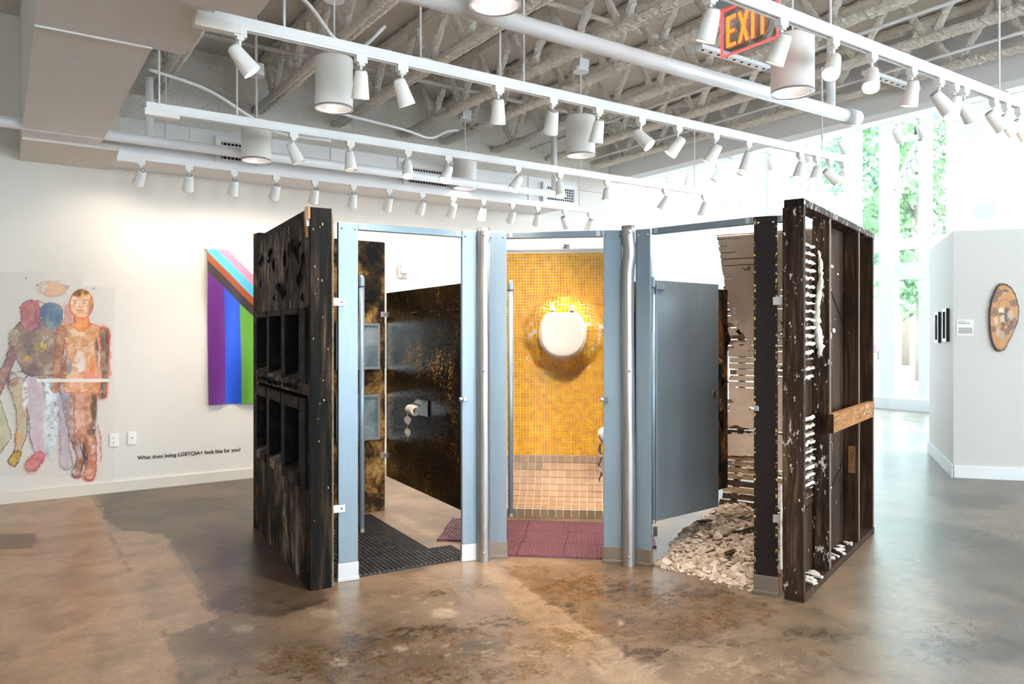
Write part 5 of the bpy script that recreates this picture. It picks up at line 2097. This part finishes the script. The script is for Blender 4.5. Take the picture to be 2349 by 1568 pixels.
    v.matrix_world = Matrix.Translation(C0) @ Matrix.Rotation(ang, 4, 'Z') @ Matrix.Translation((0.075, YW + 0.02, 2.128))
    tag(v, 'chrome pipe fitting on top of the yellow tiled wall', 'fitting')
    MB().lathe([(0.0, 0.0), (0.036, 0.0), (0.036, 0.012), (0.03, 0.014), (0.03, 0.026), (0.035, 0.028), (0.035, 0.036), (0.02, 0.04), (0.0, 0.041)], 20).build('flange', 'chrome', v, True)
    MB().tube([(-0.03, 0, 0.033), (0.03, 0, 0.033)], 0.007, 10).build('cross_handle', 'chrome', v, True)


stall_two()


def roll_two():
    # toilet paper near the second post, half hidden by the pilaster
    D = 4.92
    l = (1392 - CX) / F * D
    P = Vector((S_ * D + C_ * l, C_ * D - S_ * l, EYE - (997 - HY) / F * D))
    r = empty('paper_roll', P, R(-34))
    tag(r, 'white toilet paper roll with a long trailing strip beside the second stall opening', 'paper roll')
    o = MB().lathe([(0.02, -0.05), (0.046, -0.05), (0.048, -0.045), (0.048, 0.045), (0.046, 0.05), (0.02, 0.05), (0.02, -0.05)], 24).build('roll', 'paper', r, True)
    o.rotation_euler = (R(90), 0, R(12))
    o = MB().lathe([(0.0, -0.052), (0.021, -0.052), (0.021, 0.052), (0.0, 0.052)], 16).build('core', 'socket_dark', r)
    o.rotation_euler = (R(90), 0, R(12))
    m = MB()
    n = 26
    for i in range(n + 1):
        z = -0.33 * i / n
        hw = 0.018 * (1 - 0.45 * i / n) * (1 + 0.25 * math.sin(i * 1.9))
        y = 0.02 * math.sin(i * 0.9)
        m.v += [(-0.047 - hw * 0.4 + 0.006 * math.sin(i * .7), y - hw, z), (-0.047 + hw + 0.006 * math.sin(i * .7), y + hw, z)]
    m.f = [(2 * i, 2 * i + 1, 2 * i + 3, 2 * i + 2) for i in range(n)]
    m.build('trailing_strip', 'paper', r, True)
    b = empty('paper_holder', P, R(-34))
    tag(b, 'steel paper holder hidden behind the second post', 'holder')
    MB().tube([(0, -0.06, 0), (0, 0.06, 0)], 0.008, 8).build('spindle', 'steel', b)
    MB().b2((-0.004, 0.058, -0.01), (0.11, 0.064, 0.01)).build('arm', 'steel', b)


roll_two()


# ------------------------------------------------------------------ stall three: lath and plaster
def back_three():
    A, B = Vector((4.60, 3.93, 0)), Vector((4.99, 3.04, 0))
    u = (B - A).normalized()
    r = empty('plaster_wall', A, math.atan2(u.y, u.x))     # local x to the right, +y away from the viewer
    tag(r, 'curved wall of broken plaster over wooden laths at the back of stall three', 'wall panel')
    L = (B - A).length
    H = 2.17

    def yo(z):      # pushed back at mid height, flaring forward at foot and head
        t = z / H
        return 0.26 * math.sin(math.pi * min(1, max(0, t))) ** 0.8 - 0.10 * (1 - min(1, t / 0.18)) ** 2 - 0.06 * (1 - min(1, (1 - t) / 0.3)) ** 2
    rr = random.Random(12)
    pitch = 0.0475
    k = 0
    z = 0.01
    while z < H - 0.02:
        z2 = z + 0.039
        sag = rr.uniform(-0.004, 0.004)
        x0 = rr.uniform(-0.004, 0.012) + 0.008 * math.sin(z * 7)
        x1 = L - rr.uniform(0, 0.02)
        cut = rr.random() < 0.1
        m = MB()
        n = 8
        for i in range(n + 1):
            x = x0 + (x1 - x0) * i / n
            dz = sag * math.sin(i * 1.3) + rr.uniform(-.0015, .0015)
            for yy, zz in ((0.0, z), (0.009, z), (0.009, z2), (0.0, z2)):
                m.v.append((x, yo(zz) + yy + rr.uniform(0, .001), zz + dz))
        for i in range(n):
            for q in range(4):
                a, b = i * 4 + q, i * 4 + (q + 1) % 4
                m.f.append((a, b, b + 4, a + 4))
        m.f += [(0, 1, 2, 3), tuple(n * 4 + q for q in range(4))]
        m.build('lath', 'lath_wood' if rr.random() < 0.75 else 'lath_dark', r)
        z += pitch
    # plaster skin with missing patches
    step = 0.008
    nx, nz = int(L / step), int(H / step)
    xs = np.linspace(0, L, nx + 1)
    zs = np.linspace(0.0, H, nz + 1)
    X, Z = np.meshgrid(xs, zs, indexing='ij')
    f = fbm(X * 4 + 2, Z * 9 + 5, 4)
    rag = fbm(X * 0 + 4, Z * 16, 3)
    band = np.zeros_like(Z)
    for zc, h, a in ((0.30, 0.16, 0.34), (0.10, 0.08, 0.3), (1.35, 0.14, 0.20), (1.93, 0.13, 0.20), (0.62, 0.05, 0.14), (1.15, 0.06, 0.12)):
        band += a * np.exp(-((Z - zc) / h) ** 2)
    miss = (f + band * 0.75 > 0.71) | (X < 0.05 * np.abs(rag - 0.45))
    gap = np.abs(((Z - 0.01) / pitch) % 1.0 - 0.91) < 0.10
    miss |= gap & (fbm(X * 3 + 9, Z * 6 + 2, 4) + 0.25 * band > 0.55)
    ht = fbm(X * 7, Z * 7 + 3)
    m = MB()
    idx = -np.ones((nx + 1, nz + 1), int)
    for i in range(nx + 1):
        for j in range(nz + 1):
            idx[i, j] = len(m.v)
            m.v.append((X[i, j], yo(Z[i, j]) - 0.008 - 0.012 * ht[i, j], Z[i, j]))
    for i in range(nx):
        for j in range(nz):
            if not miss[i, j]:
                m.f.append((idx[i, j], idx[i, j + 1], idx[i + 1, j + 1], idx[i + 1, j]))
    o = m.build('plaster_skin', 'plaster', r, False, fixn=False)
    sd = o.modifiers.new('solid', 'SOLIDIFY')
    sd.thickness = 0.009
    sd.offset = 1.0
    for x in (0.10, 0.55, L - 0.06):
        m = MB()
        n = 14
        for i in range(n + 1):
            zz = H * i / n
            y = yo(zz) + 0.012
            m.v += [(x - 0.019, y, zz), (x + 0.019, y, zz), (x + 0.019, y + 0.07, zz), (x - 0.019, y + 0.07, zz)]
        for i in range(n):
            for q in range(4):
                a, b = i * 4 + q, i * 4 + (q + 1) % 4
                m.f.append((a, b, b + 4, a + 4))
        m.f += [(0, 1, 2, 3), tuple(n * 4 + q for q in range(4))]
        m.build('stud', 'stud_wood', r)


back_three()


def stud_wall():
    P0, Q0 = Vector((3.530, 2.440, 0)), Vector((5.192, 3.017, 0))
    u = (Q0 - P0).normalized()
    r = empty('stud_wall', P0, math.atan2(u.y, u.x))      # local x to the back, -y faces the viewer's right, +y into the stall
    tag(r, 'open stud wall of dark weathered timber with white plaster squeezed through', 'stud wall')
    L, D, H = 1.77, 0.09, 2.15
    MB().b2((0.0, -0.001, 0.0), (L, D + 0.012, 0.042)).build('bottom_plate', 'stud_dark', r, bevel=0.003)
    MB().b2((-0.004, -0.002, H - 0.04), (L, D + 0.012, H)).build('top_plate', 'stud_wood', r, bevel=0.003)
    MB().b2((-0.006, -0.002, H - 0.042), (-0.003, D + 0.012, H)).build('painted_end', 'char_post', r)
    MB().b2((0.0, 0.0, 0.042), (0.036, D + 0.022, H - 0.04)).build('stud', 'stud_wood', r, bevel=0.003)
    for x in (0.54, 1.285, L - 0.037):
        MB().b2((x - 0.018, 0.0, 0.042), (x + 0.02, D, H - 0.04)).build('stud', 'stud_wood' if x < 1 else 'stud_dark', r, bevel=0.003)
        MB().b2((x - 0.016, -0.0015, 0.05), (x + 0.018, 0.0005, H - 0.045)).build('worn_edge', 'bark', r)
    # inside lining: boards and the laths between
    yb = D + 0.004
    rr = random.Random(31)
    MB().b2((0.72, yb, 0.042), (0.92, yb + 0.014, 1.62)).build('lining_board', 'stud_dark', r)
    MB().b2((0.92, yb, 0.042), (L, yb + 0.014, H - 0.04)).build('lining_board', 'stud_dark', r)
    MB().prism([(0.56, H - 0.04), (0.92, H - 0.04), (0.92, 1.62), (0.60, 1.92), (0.56, 1.95)], yb, yb + 0.013).build('lining_board', 'stud_wood', r)
    MB().b2((0.036, yb, 0.042), (0.72, yb + 0.012, 0.42)).build('lining_board', 'stud_dark', r)
    MB().b2((0.036, yb + 0.002, 0.93), (0.72, yb + 0.013, 1.14)).build('lining_board', 'stud_dark', r)
    MB().tube([(0.56, yb - 0.006, 1.93), (L - 0.05, yb - 0.006, 1.20)], 0.003, 5).build('diagonal_gap', 'black_void', r)
    MB().tube([(0.95, yb - 0.006, 0.45), (L - 0.05, yb - 0.006, 0.80)], 0.003, 5).build('diagonal_gap', 'black_void', r)
    MB().b2((1.2645, 0.018, 0.50), (1.2675, 0.062, 0.68)).build('fresh_break', 'block_wood', r)
    z = 0.43
    bays = [(0.036, 0.522), (0.558, 0.86)]
    while z < 1.95:
        if not (0.92 < z < 1.14):
            MB().b2((0.02, yb + rr.uniform(0, .002), z), (0.80, yb + 0.008, z + 0.036)).build('lath', 'lath_dark', r)
            for b, (x0, x1) in enumerate(bays):
                if (b == 1 and z > 1.85) or rr.random() < 0.16:
                    continue
                n = 16
                s0, s1 = x0 + rr.uniform(0, 0.03), x1 - rr.uniform(0, 0.03)
                pts = [(s0 + (s1 - s0) * k / n, yb - 0.008 - rr.uniform(0, 0.014), z + 0.043 - rr.uniform(0, 0.012)) for k in range(n + 1)]
                rad = [0.004] + [rr.uniform(0.005, 0.0135) for k in range(n - 1)] + [0.004]
                MB().tube(pts, rad, 7, True, 0.2, rr).build('plaster_key', 'plaster_key', r, True)
        z += 0.0475
    # thick plaster drip on the second stud
    m = MB()
    n = 46
    pts = [(0.523 - 0.004 + rr.uniform(-.003, .003), 0.058 - 0.012 * math.sin(k * .16) + rr.uniform(-.002, .002), 1.92 - 0.62 * k / n) for k in range(n + 1)]
    m.tube(pts, [0.006 + 0.019 * (k / n) ** 0.6 * rr.uniform(.75, 1.15) * (1 if k < n - 3 else 0.5) for k in range(n + 1)], 8, True, 0.4, rr)
    m.build('plaster_drip', 'plaster_key', r, True)
    for (x, y, z, w_, h) in [(0.95, yb - 0.004, 1.86, 0.09, 0.02), (1.1, yb - 0.004, 1.82, 0.05, 0.012), (0.9, yb - 0.004, 1.42, 0.1, 0.06), (1.0, yb - 0.004, 1.45, 0.08, 0.03), (1.32, 0.05, 1.42, 0.02, 0.12), (0.8, yb - 0.004, 0.50, 0.16, 0.05), (0.68, yb - 0.01, 1.25, 0.09, 0.03)]:
        m = MB()
        m.lathe([(0.0, -0.5), (0.35, -0.4), (0.5, 0.0), (0.3, 0.42), (0.0, 0.5)], 9)
        o = m.build('plaster_splash', 'plaster_key', r, True)
        o.location = (x, y, z)
        o.scale = (w_, 0.012, h)
    # plaster crumbs on the bottom plate
    for x, w_ in ((0.95, 0.5), (0.3, 0.25)):
        for k in range(9):
            m = MB()
            a = rr.uniform(0, 3)
            o = MB().box((0, 0, 0), (rr.uniform(.03, .09), rr.uniform(.015, .04), rr.uniform(.006, .014)), Matrix.Rotation(a, 3, 'Z')).build('plaster_crumb', 'plaster_key', r)
            o.location = (x + rr.uniform(-w_ / 2, w_ / 2), rr.uniform(0.02, 0.08), 0.048)
    # blocking nailed across the outside
    b = MB().b2((0.46, -0.040, 0.855), (1.53, -0.002, 0.965)).build('cross_block', 'block_wood', r, bevel=0.004)
    b2 = MB().b2((0.455, -0.040, 0.855), (0.46, -0.002, 0.965)).build('sawn_end', 'stud_dark', r)
    # long white streak beside the near stud
    m = MB()
    n = 18
    pts = [(0.002 + rr.uniform(-.003, .003), D + 0.028, 0.16 + 0.45 * k / n) for k in range(n + 1)]
    m.tube(pts, [0.003 + 0.006 * rr.random() for k in range(n + 1)], 6, True, 0.2, rr)
    m.build('plaster_streak', 'plaster_key', r, True)


stud_wall()


def rubble():
    rr = random.Random(77)
    quad = [Vector((3.36, 3.38)), Vector((3.52, 2.70)), Vector((4.88, 3.12)), Vector((4.56, 3.84))]

    def at(s, t):
        a = quad[0].lerp(quad[1], s)
        b = quad[3].lerp(quad[2], s)
        return a.lerp(b, t)

    def hgt(s, t):
        e = min(1, t / 0.35)
        return 0.012 + 0.085 * e * (0.7 + 0.5 * math.sin(s * 5 + 1) * 0.5) + 0.05 * max(0, t - 0.5) + 0.03 * math.exp(-((s - .1) / .2) ** 2) * e
    # heap underneath
    n = 40
    m = MB()
    for i in range(n + 1):
        for j in range(n + 1):
            s, t = i / n, j / n
            p = at(s, t)
            ed = min(1, min(s, 1 - s) * 14, t * 6)
            m.v.append((p.x, p.y, (hgt(s, t) + rr.uniform(-0.008, 0.008)) * ed * 0.9 + 0.001))
    for i in range(n):
        for j in range(n):
            a = i * (n + 1) + j
            m.f.append((a, a + n + 1, a + n + 2, a + 1))
    o = m.build('plaster_rubble', 'plaster_grit', None)
    tag(o, 'heap of fine plaster debris under the loose chunks in stall three', 'rubble', None, 'stuff')

    def chunk(seed):
        q = random.Random(seed)
        bm = bmesh.new()
        k = q.randint(5, 7)
        th = q.uniform(0.16, 0.34)
        for zz in (-th / 2, th / 2):
            for a in range(k):
                an = 2 * math.pi * a / k + q.uniform(-.35, .35)
                ra = q.uniform(0.32, 0.55)
                bm.verts.new((ra * math.cos(an), ra * math.sin(an) * 0.72, zz + q.uniform(-.05, .05)))
        bmesh.ops.convex_hull(bm, input=bm.verts)
        me = bpy.data.meshes.new('plaster_chunk')
        bm.to_mesh(me)
        bm.free()
        me.materials.append(M['plaster_chunk'])
        return me
    base = [chunk(k) for k in range(14)]
    for k in range(300):
        s = rr.uniform(0.02, 0.98)
        t = rr.random() ** 1.25
        p = at(s, t)
        z = hgt(s, max(0, t)) * min(1, max(0.05, t * 6))
        sz = rr.uniform(0.035, 0.075) * (1.15 if t < 0.5 else 1.0)
        o = link('plaster_chunk', base[k % 14], None)
        o.location = (p.x, p.y, z + sz * 0.12)
        o.scale = (sz, sz, sz)
        o.rotation_euler = (rr.gauss(0, 0.35), rr.gauss(0, 0.35), rr.uniform(0, 6.28))
        tag(o, 'loose broken plaster chunk lying in the rubble of stall three', 'plaster chunk', 'plaster chunks on the stall floor')
    st = MB()
    for k in range(1900):
        s, t = rr.uniform(0.0, 1.0), rr.uniform(-0.03, 1.0)
        p = at(s, t)
        z = hgt(s, max(0, t)) * min(1, max(0.03, t * 6))
        sz = rr.uniform(0.010, 0.032)
        rot = (Matrix.Rotation(rr.uniform(0, 6.28), 3, 'Z') @ Matrix.Rotation(rr.gauss(0, .5), 3, 'X'))
        st.box((p.x, p.y, z + sz * 0.15), (sz, sz * rr.uniform(.4, .9), sz * rr.uniform(.15, .4)), rot)
    o = st.build('plaster_fragments', 'plaster_chunk', None, fixn=False)
    tag(o, 'countless small plaster fragments strewn over the rubble heap', 'fragments', None, 'stuff')
    # dust and crumbs thrown onto the concrete in front of the opening
    for k, (x, y) in enumerate([(1610, 1330), (1640, 1337), (1700, 1352), (1722, 1357), (1580, 1318), (1550, 1312), (1520, 1308), (1672, 1347)]):
        X, Y = fl(x, y)
        o = link('plaster_chunk', base[k], None)
        sz = rr.uniform(0.025, 0.045)
        o.location = (X, Y, sz * 0.14)
        o.scale = (sz,) * 3
        o.rotation_euler = (0, 0, k)
        tag(o, 'stray plaster chunk on the concrete just outside stall three', 'plaster chunk', 'stray chunks before stall three')
    for k, (s, t, a, ln) in enumerate([(0.55, 0.25, 0.4, 0.20), (0.25, 0.75, 2.6, 0.3), (0.45, 0.6, 2.9, 0.22), (0.8, 0.45, 1.0, 0.2), (0.12, 0.5, 0.2, 0.16)]):
        p = at(s, t)
        o = MB().box((0, 0, 0), (ln, 0.035, 0.008)).build('broken_lath', 'lath_wood' if k % 2 else 'lath_dark')
        o.location = (p.x, p.y, hgt(s, t) + 0.028)
        o.rotation_euler = (0.1, 0.12, a)
        tag(o, f'broken piece of lath in the rubble, {["nearest the middle of the opening", "farthest at the back left", "at the centre of the heap", "towards the stud wall", "just inside the left post"][k]}', 'lath', 'broken laths in the rubble')


rubble()


# ================================================================== OUTSIDE
o = MB().b2((XW + 0.3, -25, -0.3), (120, 70, -0.12)).build('floor_street', 'asphalt')
struct(o)


def tree(x, y, h, rad, seed, mat, label):
    rr = random.Random(seed)
    r = empty('street_tree', (x, y, -0.12))
    tag(r, label, 'tree', 'street trees outside')
    MB().tube([(0, 0, 0), (0.1, 0.05, h * .3), (-0.05, 0.1, h * .6), (0.1, 0, h * .85)], [0.22, 0.18, 0.12, 0.04], 8).build('trunk', 'bark', r, True)
    for k in range(6):
        a = rr.uniform(0, 6.28)
        MB().tube([(0.03, 0.05, h * (.3 + .07 * k)), (math.cos(a) * rad * .4, math.sin(a) * rad * .4, h * (.42 + .08 * k)), (math.cos(a) * rad * .8, math.sin(a) * rad * .8, h * (.5 + .08 * k))], [0.08, 0.05, 0.015], 6).build('branch', 'bark', r, True)
    m = MB()
    clumps = [(rr.uniform(-1, 1) * rad * .7, rr.uniform(-1, 1) * rad * .7, h * rr.uniform(.28, .95)) for _ in range(26)]
    for c in clumps:
        for _ in range(150):
            p = Vector((rr.gauss(0, .55), rr.gauss(0, .55), rr.gauss(0, .42))) * (rad * 0.42) + Vector(c)
            a = Vector((rr.gauss(0, 1), rr.gauss(0, 1), rr.gauss(0, 1))).normalized()
            b = a.orthogonal().normalized()
            cc = a.cross(b)
            s = rr.uniform(0.09, 0.2)
            m.add([p - b * s, p + cc * s * .5, p + b * s, p - cc * s * .5], [(0, 1, 2, 3)])
    o = m.build('foliage', mat, r, fixn=False)
    o['kind'] = 'stuff'


tree(25, 12.9, 10, 2.1, 1, 'leaf', 'leafy green tree behind the right-hand window bays')
tree(30, 17.0, 12, 2.3, 2, 'leaf_b', 'tall leafy tree behind the middle window bays')
tree(36.5, 19.6, 13, 2.3, 3, 'leaf', 'farther green tree between the two nearer street trees')
tree(38, 25.0, 13, 2.6, 4, 'leaf_b', 'bluish green tree seen through the leftmost pane')


def car():
    r = empty('parked_car', (44.5, 26.2, -0.12), R(200))
    tag(r, 'red car parked across the street beyond the glass door', 'car')
    side = [(-2.1, 0.35), (-2.15, 0.75), (-1.9, 0.98), (-1.2, 1.03), (-0.7, 1.45), (0.9, 1.5), (1.6, 1.05), (2.1, 0.9), (2.15, 0.4)]
    MB().prism(side, -0.85, 0.85).build('body', 'car_red', r, bevel=0.06)
    MB().prism([(-1.05, 1.05), (-0.66, 1.40), (0.85, 1.44), (1.38, 1.05)], -0.87, 0.87).build('side_windows', 'car_glass', r)
    for x in (-1.35, 1.35):
        for y in (-0.86, 0.86):
            o = MB().lathe([(0.0, -0.1), (0.2, -0.1), (0.33, -0.09), (0.33, 0.09), (0.2, 0.1), (0.0, 0.1)], 20).build('wheel', 'tyre', r)
            o.location = (x, y, 0.33)
            o.rotation_euler = (R(90), 0, 0)
            h = MB().lathe([(0.0, -0.115), (0.18, -0.11), (0.2, -0.1), (0.2, 0.1), (0.18, 0.11), (0.0, 0.115)], 14).build('hubcap', 'alu', o)
    MB().b2((-2.18, -0.7, 0.68), (-2.1, -0.4, 0.82)).build('headlight', 'alu', r)
    MB().b2((-2.18, 0.4, 0.68), (-2.1, 0.7, 0.82)).build('headlight', 'alu', r)


car()
r = empty('iron_fence', (40, 23.5, -0.12), R(125))
tag(r, 'dark iron fence across the street above the red car', 'fence')
for k in range(9):
    MB().b2((-4 + k, -0.03, 0), (-3.94 + k, 0.03, 2.4)).build('post', 'fence_dark', r)
for z in (0.3, 1.2, 2.2):
    MB().b2((-4, -0.02, z), (4.06, 0.02, z + 0.05)).build('rail', 'fence_dark', r)
